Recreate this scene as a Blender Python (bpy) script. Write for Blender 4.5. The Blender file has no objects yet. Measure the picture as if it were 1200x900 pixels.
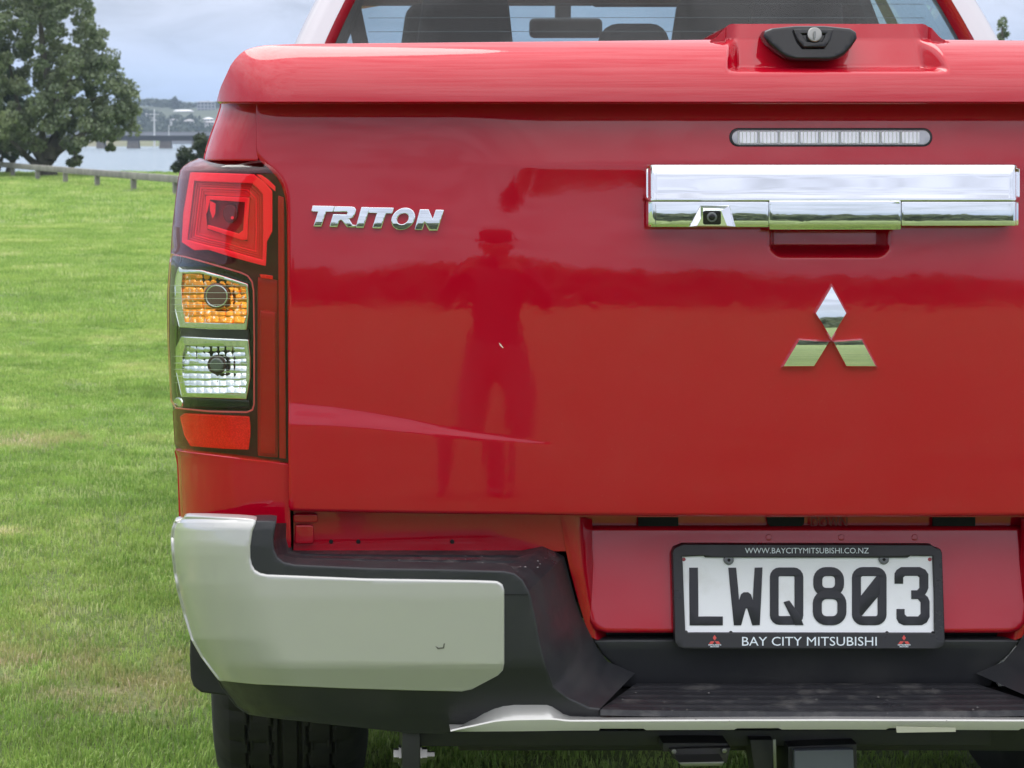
import bpy, bmesh, math, random
import numpy as np
from mathutils import Vector, Matrix
from mathutils.geometry import tessellate_polygon
R = math.radians
sc = bpy.context.scene
COL = sc.collection
random.seed(7); rng = np.random.default_rng(7)

# ------------------------------------------------------------------ camera
CX, CY, CZ = -0.73, -3.10, 1.30
F, PX0, PY0, PYH = 2600.0, 361.0, 450.0, 155.0
PITCH = math.atan((PY0 - PYH) / F)
cd = bpy.data.cameras.new('camera'); cam = bpy.data.objects.new('camera', cd); COL.objects.link(cam)
cam.location = (CX, CY, CZ); cam.rotation_euler = (R(90) - PITCH, 0, 0)
cd.sensor_width = 36; cd.lens = F / 1200 * 36; cd.shift_x = (600 - PX0) / 1200
cd.clip_start = 0.05; cd.clip_end = 12000
cd.dof.use_dof = True; cd.dof.focus_distance = 3.3; cd.dof.aperture_fstop = 24
sc.camera = cam

# ------------------------------------------------------------------ world + sun
SUN_EL, SUN_AZ = R(62), R(-35)
w = bpy.data.worlds.new('World'); sc.world = w; w.use_nodes = True
nt = w.node_tree; nt.nodes.clear()
def N(nt, t, **k):
    n = nt.nodes.new(t)
    for a, b in k.items():
        if a in n.inputs.keys(): n.inputs[a].default_value = b
        else: setattr(n, a, b)
    return n
def ramp(nt, fac, stops, interp='LINEAR'):
    n = nt.nodes.new('ShaderNodeValToRGB'); cr = n.color_ramp; cr.interpolation = interp
    while len(cr.elements) < len(stops): cr.elements.new(0.5)
    for e, (p, c) in zip(cr.elements, stops):
        e.position = p; e.color = (c, c, c, 1) if isinstance(c, (int, float)) else (*c, 1)
    if fac is not None: nt.links.new(fac, n.inputs[0])
    return n
L = nt.links.new
sky = N(nt, 'ShaderNodeTexSky', sky_type='NISHITA', sun_disc=False, sun_elevation=SUN_EL, sun_rotation=SUN_AZ)
bg1 = N(nt, 'ShaderNodeBackground', Strength=0.10); L(sky.outputs[0], bg1.inputs[0])
tc = N(nt, 'ShaderNodeTexCoord')
sep = N(nt, 'ShaderNodeSeparateXYZ'); L(tc.outputs['Generated'], sep.inputs[0])
# cloud layer seen in perspective: direction stretched along the horizon
mp = N(nt, 'ShaderNodeMapping'); mp.inputs['Scale'].default_value = (17, 17, 52); L(tc.outputs['Generated'], mp.inputs[0])
n1 = N(nt, 'ShaderNodeTexNoise', Scale=1.0, Detail=7.0, Roughness=0.55, Distortion=0.4); L(mp.outputs[0], n1.inputs['Vector'])
mp2 = N(nt, 'ShaderNodeMapping'); mp2.inputs['Scale'].default_value = (3, 3, 7); L(tc.outputs['Generated'], mp2.inputs[0])
n2 = N(nt, 'ShaderNodeTexNoise', Scale=1.0, Detail=5.0, Roughness=0.5); L(mp2.outputs[0], n2.inputs['Vector'])
elev = ramp(nt, sep.outputs[2], [(p, tuple(c / 3 for c in q)) for p, q in ((0.0, (.15, .20, .36)), (.012, (.16, .22, .40)), (.020, (.24, .30, .50)), (.030, (.39, .42, .57)), (.042, (.51, .53, .65)), (.062, (.64, .65, .76)), (.12, (.70, .73, .88)), (.30, (.80, .83, .98)), (.6, (1.8, 1.8, 1.88)), (1.0, (2.3, 2.3, 2.38)))])
cl = ramp(nt, n1.outputs[0], [(.36, .76), (.47, .96), (.58, 1.12)])
cl2 = ramp(nt, n2.outputs[0], [(.35, .88), (.65, 1.10)])
m1 = N(nt, 'ShaderNodeMix', data_type='RGBA', blend_type='MULTIPLY'); m1.inputs[0].default_value = 1
L(elev.outputs[0], m1.inputs[6]); L(cl.outputs[0], m1.inputs[7])
m2 = N(nt, 'ShaderNodeMix', data_type='RGBA', blend_type='MULTIPLY'); m2.inputs[0].default_value = 1
L(m1.outputs[2], m2.inputs[6]); L(cl2.outputs[0], m2.inputs[7])
bg2 = N(nt, 'ShaderNodeBackground', Strength=3.2); L(m2.outputs[2], bg2.inputs[0])
mx = N(nt, 'ShaderNodeMixShader'); cf = ramp(nt, n2.outputs[0], [(.34, .86), (.46, .97)])
L(cf.outputs[0], mx.inputs[0]); L(bg1.outputs[0], mx.inputs[1]); L(bg2.outputs[0], mx.inputs[2])
wo = N(nt, 'ShaderNodeOutputWorld'); L(mx.outputs[0], wo.inputs[0])
sd = bpy.data.lights.new('sun', 'SUN'); sun = bpy.data.objects.new('sun', sd); COL.objects.link(sun)
sd.energy = 1.4; sd.angle = R(36); sd.color = (1, .95, .88)
# soft light from high up, ahead of the camera and to the left
sdir = Vector((-math.sin(R(35)) * math.cos(SUN_EL), math.cos(R(35)) * math.cos(SUN_EL), math.sin(SUN_EL)))
sun.rotation_euler = sdir.to_track_quat('Z', 'Y').to_euler()
vs = sc.view_settings; sc.display_settings.display_device = 'sRGB'
vs.view_transform = 'Standard'; vs.look = 'None'; vs.exposure = 0.13; vs.gamma = 1.0
sc.cycles.transparent_max_bounces = 24; sc.cycles.max_bounces = 10
sc.cycles.volume_bounces = 1

# ------------------------------------------------------------------ materials
def mat(name, col, rough=.5, metal=0., spec=.5, coat=0., coat_rough=.03, coat_ior=1.5, bump=None, var=None, trans=0., ior=1.45, aniso=None, rvar=None):
    m = bpy.data.materials.new(name); m.use_nodes = True; t = m.node_tree; b = t.nodes['Principled BSDF']
    b.inputs['Base Color'].default_value = (*col, 1); b.inputs['Roughness'].default_value = rough
    b.inputs['Metallic'].default_value = metal; b.inputs['Specular IOR Level'].default_value = spec
    b.inputs['Coat Weight'].default_value = coat; b.inputs['Coat Roughness'].default_value = coat_rough; b.inputs['Coat IOR'].default_value = coat_ior
    b.inputs['Transmission Weight'].default_value = trans; b.inputs['IOR'].default_value = ior
    tcn = N(t, 'ShaderNodeTexCoord')
    if var:   # (scale, second colour, low, high)
        nz = N(t, 'ShaderNodeTexNoise', Scale=var[0], Detail=6.0, Roughness=.6); t.links.new(tcn.outputs['Object'], nz.inputs['Vector'])
        r = ramp(t, nz.outputs[0], [(var[2], col), (var[3], var[1])]); t.links.new(r.outputs[0], b.inputs['Base Color'])
    if rvar:  # (scale, r0, r1)
        nz = N(t, 'ShaderNodeTexNoise', Scale=rvar[0], Detail=5.0, Roughness=.65); t.links.new(tcn.outputs['Object'], nz.inputs['Vector'])
        r = ramp(t, nz.outputs[0], [(.35, rvar[1]), (.65, rvar[2])]); t.links.new(r.outputs[0], b.inputs['Roughness'])
    if bump:  # (scale, strength, distance)
        nz = N(t, 'ShaderNodeTexNoise', Scale=bump[0], Detail=3.0); t.links.new(tcn.outputs['Object'], nz.inputs['Vector'])
        bp = N(t, 'ShaderNodeBump', Strength=bump[1], Distance=bump[2]); t.links.new(nz.outputs[0], bp.inputs['Height'])
        t.links.new(bp.outputs[0], b.inputs['Normal'])
    return m
def paint(name, c1, metal=.16, rough=.40, coat_ior=1.60, dust=.06):
    m = mat(name, c1, rough=rough, metal=metal, coat=1., coat_rough=.012, coat_ior=coat_ior, spec=.0)
    t = m.node_tree; b = t.nodes['Principled BSDF']; tcn = N(t, 'ShaderNodeTexCoord')
    # fine dust film and orange peel in the clear coat
    nz = N(t, 'ShaderNodeTexNoise', Scale=5., Detail=9., Roughness=.68); t.links.new(tcn.outputs['Object'], nz.inputs['Vector'])
    sp = N(t, 'ShaderNodeTexNoise', Scale=260., Detail=1.); t.links.new(tcn.outputs['Object'], sp.inputs['Vector'])
    rs = ramp(t, sp.outputs[0], [(.73, 0.), (.78, 1.)])
    r = ramp(t, nz.outputs[0], [(.42, 0.), (.85, 1.)])
    ad = N(t, 'ShaderNodeMath', operation='MULTIPLY'); t.links.new(rs.outputs[0], ad.inputs[0]); t.links.new(r.outputs[0], ad.inputs[1])
    a2 = N(t, 'ShaderNodeMath', operation='MULTIPLY_ADD'); t.links.new(r.outputs[0], a2.inputs[0]); a2.inputs[1].default_value = .25; t.links.new(ad.outputs[0], a2.inputs[2])
    a3 = N(t, 'ShaderNodeMath', operation='MULTIPLY'); t.links.new(a2.outputs[0], a3.inputs[0]); a3.inputs[1].default_value = dust * 1.8
    mix = N(t, 'ShaderNodeMix', data_type='RGBA'); mix.inputs[6].default_value = (*c1, 1); mix.inputs[7].default_value = (.42, .38, .33, 1)
    t.links.new(a3.outputs[0], mix.inputs[0]); t.links.new(mix.outputs[2], b.inputs['Base Color'])
    rr = ramp(t, nz.outputs[0], [(.4, .028), (.8, .085)]); t.links.new(rr.outputs[0], b.inputs['Coat Roughness'])
    pe = N(t, 'ShaderNodeTexNoise', Scale=55., Detail=2.); t.links.new(tcn.outputs['Object'], pe.inputs['Vector'])
    bp = N(t, 'ShaderNodeBump', Strength=.05, Distance=.001); t.links.new(pe.outputs[0], bp.inputs['Height']); t.links.new(bp.outputs[0], b.inputs['Coat Normal'])
    return m
M = {}
M['red'] = paint('red_paint', (.43, .0005, .014))
M['silver'] = paint('silver_paint', (.52, .515, .495), metal=.40, rough=.32, coat_ior=1.5, dust=.05)
M['chrome'] = mat('chrome', (.86, .87, .89), rough=.025, metal=1.)
M['pillar'] = mat('pillar_sky_sheen', (.42, .40, .43), rough=.28, metal=.5, coat=1.)  # sky reflection on the red cab pillar, put into the base colour
M['black'] = mat('black_plastic', (.024, .025, .029), rough=.42, bump=(900, .25, .0006), rvar=(14, .34, .56), var=(7, (.040, .039, .040), .45, .75))
M['tread'] = mat('scuffed_step_plastic', (.020, .020, .024), rough=.4, bump=(500, .35, .0008), rvar=(14, .25, .6), var=(16, (.13, .125, .12), .52, .80))
M['gloss'] = mat('gloss_black', (.010, .010, .012), rough=.08, spec=.5)
M['dark'] = mat('dark_void', (.006, .006, .007), rough=.8)
M['rubber'] = mat('tyre_rubber', (.018, .018, .019), rough=.75, bump=(300, .4, .001), var=(12, (.035, .033, .03), .45, .7))
M['plate'] = mat('plate_white', (.86, .87, .92), rough=.38, var=(9, (.68, .68, .68), .55, .8))
M['ink'] = mat('plate_black', (.022, .022, .03), rough=.4)
M['frame'] = mat('plate_frame_black', (.018, .018, .021), rough=.33, rvar=(20, .25, .45))
M['print'] = mat('print_white', (.75, .82, .88), rough=.5)
M['printred'] = mat('print_red', (.62, .08, .07), rough=.5)
M['bolt'] = mat('steel_bolt', (.26, .26, .25), rough=.42, metal=1.)
M['steel'] = mat('underbody_steel', (.02, .02, .022), rough=.5, var=(8, (.05, .045, .04), .5, .8))
M['greyplate'] = mat('grey_hitch_plate', (.10, .11, .13), rough=.5)
M['fabric'] = mat('seat_fabric', (.03, .028, .03), rough=.9)
M['trimin'] = mat('cabin_trim', (.035, .033, .033), rough=.8)
M['rim'] = mat('alloy_rim', (.5, .5, .52), rough=.25, metal=.9)
# lamp interior
M['lamp_back'] = mat('lamp_housing_dark', (.050, .022, .026), rough=.35)
M['guide'] = mat('red_light_guide', (1.0, .07, .12), rough=.25, coat=.6)
M['redmid'] = mat('red_lens_reflector', (.72, .075, .09), rough=.30, coat=.5, bump=(700, .2, .0006))
M['reflector'] = mat('red_reflector', (.60, .01, .01), rough=.25, coat=.5, bump=(1200, .5, .0006), var=(500, (.80, .03, .02), .45, .6))
M['reddark'] = mat('dark_red_bar', (.30, .004, .008), rough=.3, coat=.6)
M['amber'] = mat('amber_facets', (.95, .34, .04), rough=.10, metal=.9, var=(170, (.92, .78, .66), .57, .66))
M['facet'] = mat('silver_facets', (.88, .90, .93), rough=.06, metal=1.)
M['bulb'] = mat('bulb_brown', (.12, .05, .05), rough=.2, coat=.8)
M['bulbgrey'] = mat('bulb_grey', (.10, .11, .11), rough=.15, coat=.8)
def thin(name, tint, gloss_ior=1.5, rough=.01, extra=0.):
    m = bpy.data.materials.new(name); m.use_nodes = True; t = m.node_tree; t.nodes.clear()
    tr = N(t, 'ShaderNodeBsdfTransparent'); tr.inputs[0].default_value = (*tint, 1)
    gl = N(t, 'ShaderNodeBsdfGlossy', Roughness=rough); gl.inputs[0].default_value = (1, 1, 1, 1)
    fr = N(t, 'ShaderNodeFresnel'); gm = N(t, 'ShaderNodeNewGeometry'); mi = N(t, 'ShaderNodeMix', data_type='FLOAT')   # a thin pane reflects alike from both sides
    mi.inputs[2].default_value = gloss_ior; mi.inputs[3].default_value = 1 / gloss_ior; t.links.new(gm.outputs['Backfacing'], mi.inputs[0]); t.links.new(mi.outputs[0], fr.inputs['IOR'])
    ad = N(t, 'ShaderNodeMath', operation='ADD'); ad.inputs[1].default_value = extra; t.links.new(fr.outputs[0], ad.inputs[0])
    mxx = N(t, 'ShaderNodeMixShader'); t.links.new(ad.outputs[0], mxx.inputs[0]); t.links.new(tr.outputs[0], mxx.inputs[1]); t.links.new(gl.outputs[0], mxx.inputs[2])
    o = N(t, 'ShaderNodeOutputMaterial'); t.links.new(mxx.outputs[0], o.inputs[0]); return m
M['redlens'] = thin('red_lens', (1.0, .42, .46), 1.5, .01, .01)
M['clearlens'] = thin('clear_lens', (.93, .96, .92), 1.45, .01, 0.)
M['lensline'] = mat('lens_flute', (.62, .66, .60), rough=.2, coat=1.)
M['glass'] = thin('window_glass', (.58, .70, .74), 1.45, .005, .0)

# ------------------------------------------------------------------ helpers
sp_, cp_ = math.sin(PITCH), math.cos(PITCH)
def ray(px, py):
    a = (px - PX0) / F; b = -(py - PY0) / F
    return a, cp_ + b * sp_, -sp_ + b * cp_
def at(px, py, Y):
    """a point of the place: where the sight line of a traced outline meets the depth surface Y"""
    dx, dy, dz = ray(px, py); y = Y if not callable(Y) else .05
    for _ in range(6 if callable(Y) else 1):
        k = (y - CY) / dy; x = CX + dx * k; z = CZ + dz * k
        if callable(Y): y = Y(px, py, x, z)
    k = (y - CY) / dy
    return Vector((CX + dx * k, y, CZ + dz * k))
def atz(px, py, Z):
    dx, dy, dz = ray(px, py); k = (Z - CZ) / dz
    return Vector((CX + dx * k, CY + dy * k, Z))
def proj(x, y, z):
    vx, vy, vz = x - CX, y - CY, z - CZ
    d = vy * cp_ - vz * sp_; u = vy * sp_ + vz * cp_
    return PX0 + F * vx / d, PY0 - F * u / d
def sm(a, b, x):
    t = min(1, max(0, (x - a) / (b - a))); return t * t * (3 - 2 * t)
def interp(pts, x):
    if x <= pts[0][0]: return pts[0][1]
    for (a, b), (c, d) in zip(pts, pts[1:]):
        if x <= c: return b + (d - b) * (x - a) / (c - a)
    return pts[-1][1]
def finish(o, smooth=True, ang=35):
    me = o.data
    if smooth:
        me.polygons.foreach_set('use_smooth', [True] * len(me.polygons)); me.set_sharp_from_angle(angle=R(ang))
def obj(name, bm, m, parent=None, smooth=True, ang=35, recalc=True):
    if recalc: bmesh.ops.recalc_face_normals(bm, faces=bm.faces)
    me = bpy.data.meshes.new(name); bm.to_mesh(me); bm.free()
    o = bpy.data.objects.new(name, me); COL.objects.link(o)
    if parent is not None: o.parent = parent
    for x in (m if isinstance(m, (list, tuple)) else [m]): me.materials.append(x)
    finish(o, smooth, ang); return o
def npobj(name, V, Fq, m, parent=None, smooth=False):
    me = bpy.data.meshes.new(name); V = np.asarray(V, dtype=np.float32); Fq = np.asarray(Fq, dtype=np.int32)
    me.vertices.add(len(V)); me.vertices.foreach_set('co', V.ravel())
    k = Fq.shape[1]; me.loops.add(Fq.size); me.loops.foreach_set('vertex_index', Fq.ravel())
    me.polygons.add(len(Fq)); me.polygons.foreach_set('loop_start', np.arange(len(Fq), dtype=np.int32) * k)
    me.polygons.foreach_set('use_smooth', np.full(len(Fq), smooth))
    me.update(calc_edges=True); me.validate()
    me.materials.append(m); o = bpy.data.objects.new(name, me); COL.objects.link(o)
    if parent is not None: o.parent = parent
    return o
def tag(o, label, cat, group=None):
    o['label'] = label; o['category'] = cat
    if group: o['group'] = group
    return o
def kind(o, k): o['kind'] = k; return o
def empty(name, loc=(0, 0, 0), rz=0):
    o = bpy.data.objects.new(name, None); COL.objects.link(o); o.location = loc; o.rotation_euler[2] = rz; o.empty_display_size = .2; return o
def box(bm, c, s, rot=None):
    r = bmesh.ops.create_cube(bm, size=1); mtx = Matrix.Translation(c) @ (rot.to_4x4() if rot else Matrix.Identity(4)) @ Matrix.Diagonal((*s, 1))
    bmesh.ops.transform(bm, matrix=mtx, verts=r['verts']); return r['verts']
def bevelbm(bm, wd, seg=2, ang=30):
    es = [e for e in bm.edges if len(e.link_faces) == 2 and e.calc_face_angle(0) > R(ang)]
    bmesh.ops.bevel(bm, geom=es, offset=wd, segments=seg, affect='EDGES', profile=.5, clamp_overlap=True)
def tube(bm, pts, rad, seg=10, caps=True):
    pts = [Vector(p) for p in pts]; rings = []
    for i, p in enumerate(pts):
        d = (pts[min(i + 1, len(pts) - 1)] - pts[max(i - 1, 0)]).normalized()
        a = d.orthogonal().normalized() if abs(d.z) > .99 else d.cross(Vector((0, 0, 1))).normalized(); b = d.cross(a)
        r = rad[i] if isinstance(rad, (list, tuple)) else rad
        rings.append([bm.verts.new(p + (a * math.cos(2 * math.pi * k / seg) + b * math.sin(2 * math.pi * k / seg)) * r) for k in range(seg)])
    for u, v in zip(rings, rings[1:]):
        for k in range(seg): bm.faces.new((u[k], u[(k + 1) % seg], v[(k + 1) % seg], v[k]))
    if caps: bm.faces.new(rings[0][::-1]); bm.faces.new(rings[-1])
def rim(bm, r, deep, steps=3):
    """round every open border of a traced sheet and carry it back, so that the panel has an edge and thickness"""
    info = {}
    for e in bm.edges:
        if len(e.link_faces) != 1: continue
        f = e.link_faces[0]; c = f.calc_center_median(); a, b = e.verts
        t = b.co - a.co; n = Vector((-t.z, 0, t.x)); mid = (a.co + b.co) / 2
        if n.length < 1e-9: continue
        n.normalize()
        if n.dot(mid - c) < 0: n = -n
        for v in (a, b): info.setdefault(v, []).append((n, e))
    bed = [e for e in bm.edges if len(e.link_faces) == 1 and e.verts[0] in info and e.verts[1] in info]
    prev = {v: v for v in info}; out = {}
    for v, l in info.items():
        n = sum((q[0] for q in l), Vector()); out[v] = n.normalized() if n.length > 1e-6 else l[0][0]
    prof = [(r * math.sin(math.pi / 2 * k / steps), r * (1 - math.cos(math.pi / 2 * k / steps))) for k in range(1, steps + 1)] if r > 0 else []
    prof.append(((prof[-1][0] if prof else 0), deep))
    for o_, d_ in prof:
        cur = {v: bm.verts.new(v.co + out[v] * o_ + Vector((0, d_, 0))) for v in info}
        for e in bed:
            a, b = e.verts
            try: bm.faces.new((prev[a], prev[b], cur[b], cur[a]))
            except ValueError: pass
        prev = cur
    return bm
def trace(outline, Y, holes=(), step=8, r=.002, deep=.02, conv=None):
    """sheet with a traced outline, cut into a grid and laid on the depth surface Y"""
    loops = [[Vector((x, 0, -y)) for x, y in outline]] + [[Vector((x, 0, -y)) for x, y in h] for h in holes]
    l2 = [[Vector((v.x, v.z, 0)) for v in l] for l in loops]
    tris = tessellate_polygon(l2); flat = [v for l in loops for v in l]
    bm = bmesh.new(); vs_ = [bm.verts.new(v) for v in flat]
    for t in tris:
        try: bm.faces.new([vs_[i] for i in t])
        except ValueError: pass
    xs = [v.x for v in flat]; zs = [v.z for v in flat]
    def cut(ax, lo, hi):
        n = int((hi - lo) / step)
        for i in range(1, n + 1):
            p = lo + (hi - lo) * i / (n + 1)
            co = (p, 0, 0) if ax == 0 else (0, 0, p); no = (1, 0, 0) if ax == 0 else (0, 0, 1)
            bmesh.ops.bisect_plane(bm, geom=bm.verts[:] + bm.edges[:] + bm.faces[:], plane_co=co, plane_no=no, dist=1e-4)
    cut(0, min(xs), max(xs)); cut(2, min(zs), max(zs))
    for v in bm.verts: v.co = at(v.co.x, -v.co.z, Y)
    if deep: rim(bm, r, deep)
    return bm
def grid(P, closed=False):
    """bmesh from rows of points"""
    bm = bmesh.new(); V = [[bm.verts.new(p) for p in row] for row in P]
    for a, b in zip(V, V[1:]):
        for i in range(len(a) - 1):
            try: bm.faces.new((a[i], a[i + 1], b[i + 1], b[i]))
            except ValueError: pass
    return bm
def resample(pts, n):
    pts = [Vector(p) if len(p) == 3 else Vector((p[0], p[1], 0)) for p in pts]
    d = [0]
    for a, b in zip(pts, pts[1:]): d.append(d[-1] + max((b - a).length, 1e-9))
    out = []; j = 0
    for i in range(n):
        t = d[-1] * i / (n - 1)
        while j < len(d) - 2 and d[j + 1] < t: j += 1
        k = (t - d[j]) / (d[j + 1] - d[j]); out.append(pts[j].lerp(pts[j + 1], min(1, max(0, k))))
    return out
def sub(pts, n):
    """each segment cut into n, keeps correspondence between two outlines (Catmull-Rom)"""
    P = [Vector(p) if len(p) == 3 else Vector((p[0], p[1], 0)) for p in pts]; out = []
    for i in range(len(P) - 1):
        for k in range(n): out.append(P[i].lerp(P[i + 1], k / n))
    out.append(P[-1]); return out
def ruled(A, B, seg, nv, Y, r=.002, deep=.02, ease=None):
    A, B = sub(A, seg), sub(B, seg); rows = []
    for a, b in zip(A, B):
        row = []
        for j in range(nv + 1):
            t = j / nv
            if ease: t = ease(t)
            q = a.lerp(b, t); row.append(at(q.x, q.y, Y))
        rows.append(row)
    bm = grid(rows)
    if deep: rim(bm, r, deep)
    return bm
def ruled3(A, B, seg, nv, disp=None, r=0, deep=0):
    A, B = sub(A, seg), sub(B, seg); rows = []
    for i, (a, b) in enumerate(zip(A, B)):
        row = []
        for j in range(nv + 1):
            q = a.lerp(b, j / nv)
            if disp: q = q + disp(i / (len(A) - 1), j / nv, q)
            row.append(q)
        rows.append(row)
    bm = grid(rows)
    if deep: rim(bm, r, deep)
    return bm
def sym(bm, snap=.02):
    """complete a part that spans the centre line: left half mirrored and joined"""
    for v in bm.verts:
        if v.co.x > -snap: v.co.x = 0
    g = bmesh.ops.duplicate(bm, geom=bm.verts[:] + bm.edges[:] + bm.faces[:])
    nv = [e for e in g['geom'] if isinstance(e, bmesh.types.BMVert)]
    for v in nv: v.co.x = -v.co.x
    bmesh.ops.remove_doubles(bm, verts=bm.verts, dist=.0002)
    bad = [f for f in bm.faces if all(abs(v.co.x) < 1e-5 for v in f.verts)]
    if bad: bmesh.ops.delete(bm, geom=bad, context='FACES')
    return bm
def mirrored(o, parent=None):
    """the same part on the other side of the truck"""
    me = o.data.copy()
    me.transform(Matrix.Diagonal((-1, 1, 1, 1))); me.flip_normals()
    c = bpy.data.objects.new(o.name.split('.')[0], me); COL.objects.link(c)
    c.parent = parent if parent is not None else o.parent
    for k in ('label', 'kind'):
        if k in o: c[k] = o[k]
    for ch in [q for q in bpy.data.objects if q.parent == o]: mirrored(ch, c)
    return c
def circ(cx, cy, rx, ry=None, n=24, a0=0):
    ry = rx if ry is None else ry
    return [(cx + rx * math.cos(a0 + 2 * math.pi * k / n), cy + ry * math.sin(a0 + 2 * math.pi * k / n)) for k in range(n)]
def rrect(x0, y0, x1, y1, r, n=5):
    out = []
    for cx, cy, a in ((x1 - r, y0 + r, -90), (x1 - r, y1 - r, 0), (x0 + r, y1 - r, 90), (x0 + r, y0 + r, 180)):
        for k in range(n + 1):
            t = R(a + 90 * k / n); out.append((cx + r * math.cos(t), cy + r * math.sin(t)))
    return out
def stroke(pts, w_, closed=False):
    """outline of a thick line with mitred joins"""
    P = [Vector(p) for p in pts]; n = len(P); Lf, Rt = [], []
    for i in range(n):
        a = P[i - 1] if (i or closed) else None; b = P[(i + 1) % n] if (i < n - 1 or closed) else None
        d1 = (P[i] - a).normalized() if a is not None else None; d2 = (b - P[i]).normalized() if b is not None else None
        d1 = d1 or d2; d2 = d2 or d1
        n1_ = Vector((-d1.y, d1.x)); n2_ = Vector((-d2.y, d2.x)); m_ = (n1_ + n2_).normalized(); k = w_ / 2 / max(.35, m_.dot(n1_))
        Lf.append(tuple(P[i] + m_ * k)); Rt.append(tuple(P[i] - m_ * k))
    return (Lf, Rt) if closed else (Lf + Rt[::-1], None)
def textbm(s, boxpx, Y, lift=.0006, bold=.012, slope=0., space=1.0):
    """flat lettering fitted into a box of the outline plan"""
    cu = bpy.data.curves.new('t', 'FONT'); cu.body = s; cu.size = 1; cu.offset = bold; cu.resolution_u = 3; cu.space_character = space
    o = bpy.data.objects.new('t', cu); COL.objects.link(o); bpy.context.view_layer.update()
    me = o.to_mesh(); co = [v.co.copy() for v in me.vertices]; fs = [list(p.vertices) for p in me.polygons]; o.to_mesh_clear()
    bpy.data.objects.remove(o); bpy.data.curves.remove(cu)
    x0 = min(c.x for c in co); x1 = max(c.x for c in co); y0 = min(c.y for c in co); y1 = max(c.y for c in co)
    bx0, by0, bx1, by1 = boxpx; bm = bmesh.new(); V = []
    for c in co:
        u = (c.x - x0) / (x1 - x0); v_ = (c.y - y0) / (y1 - y0)
        p = at(bx0 + u * (bx1 - bx0), by1 + (by0 - by1) * v_ + slope * u, Y); V.append(bm.verts.new(p + Vector((0, -lift, 0))))
    for f in fs:
        try: bm.faces.new([V[i] for i in f])
        except ValueError: pass
    bmesh.ops.remove_doubles(bm, verts=bm.verts, dist=1e-6)
    return bm

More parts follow.
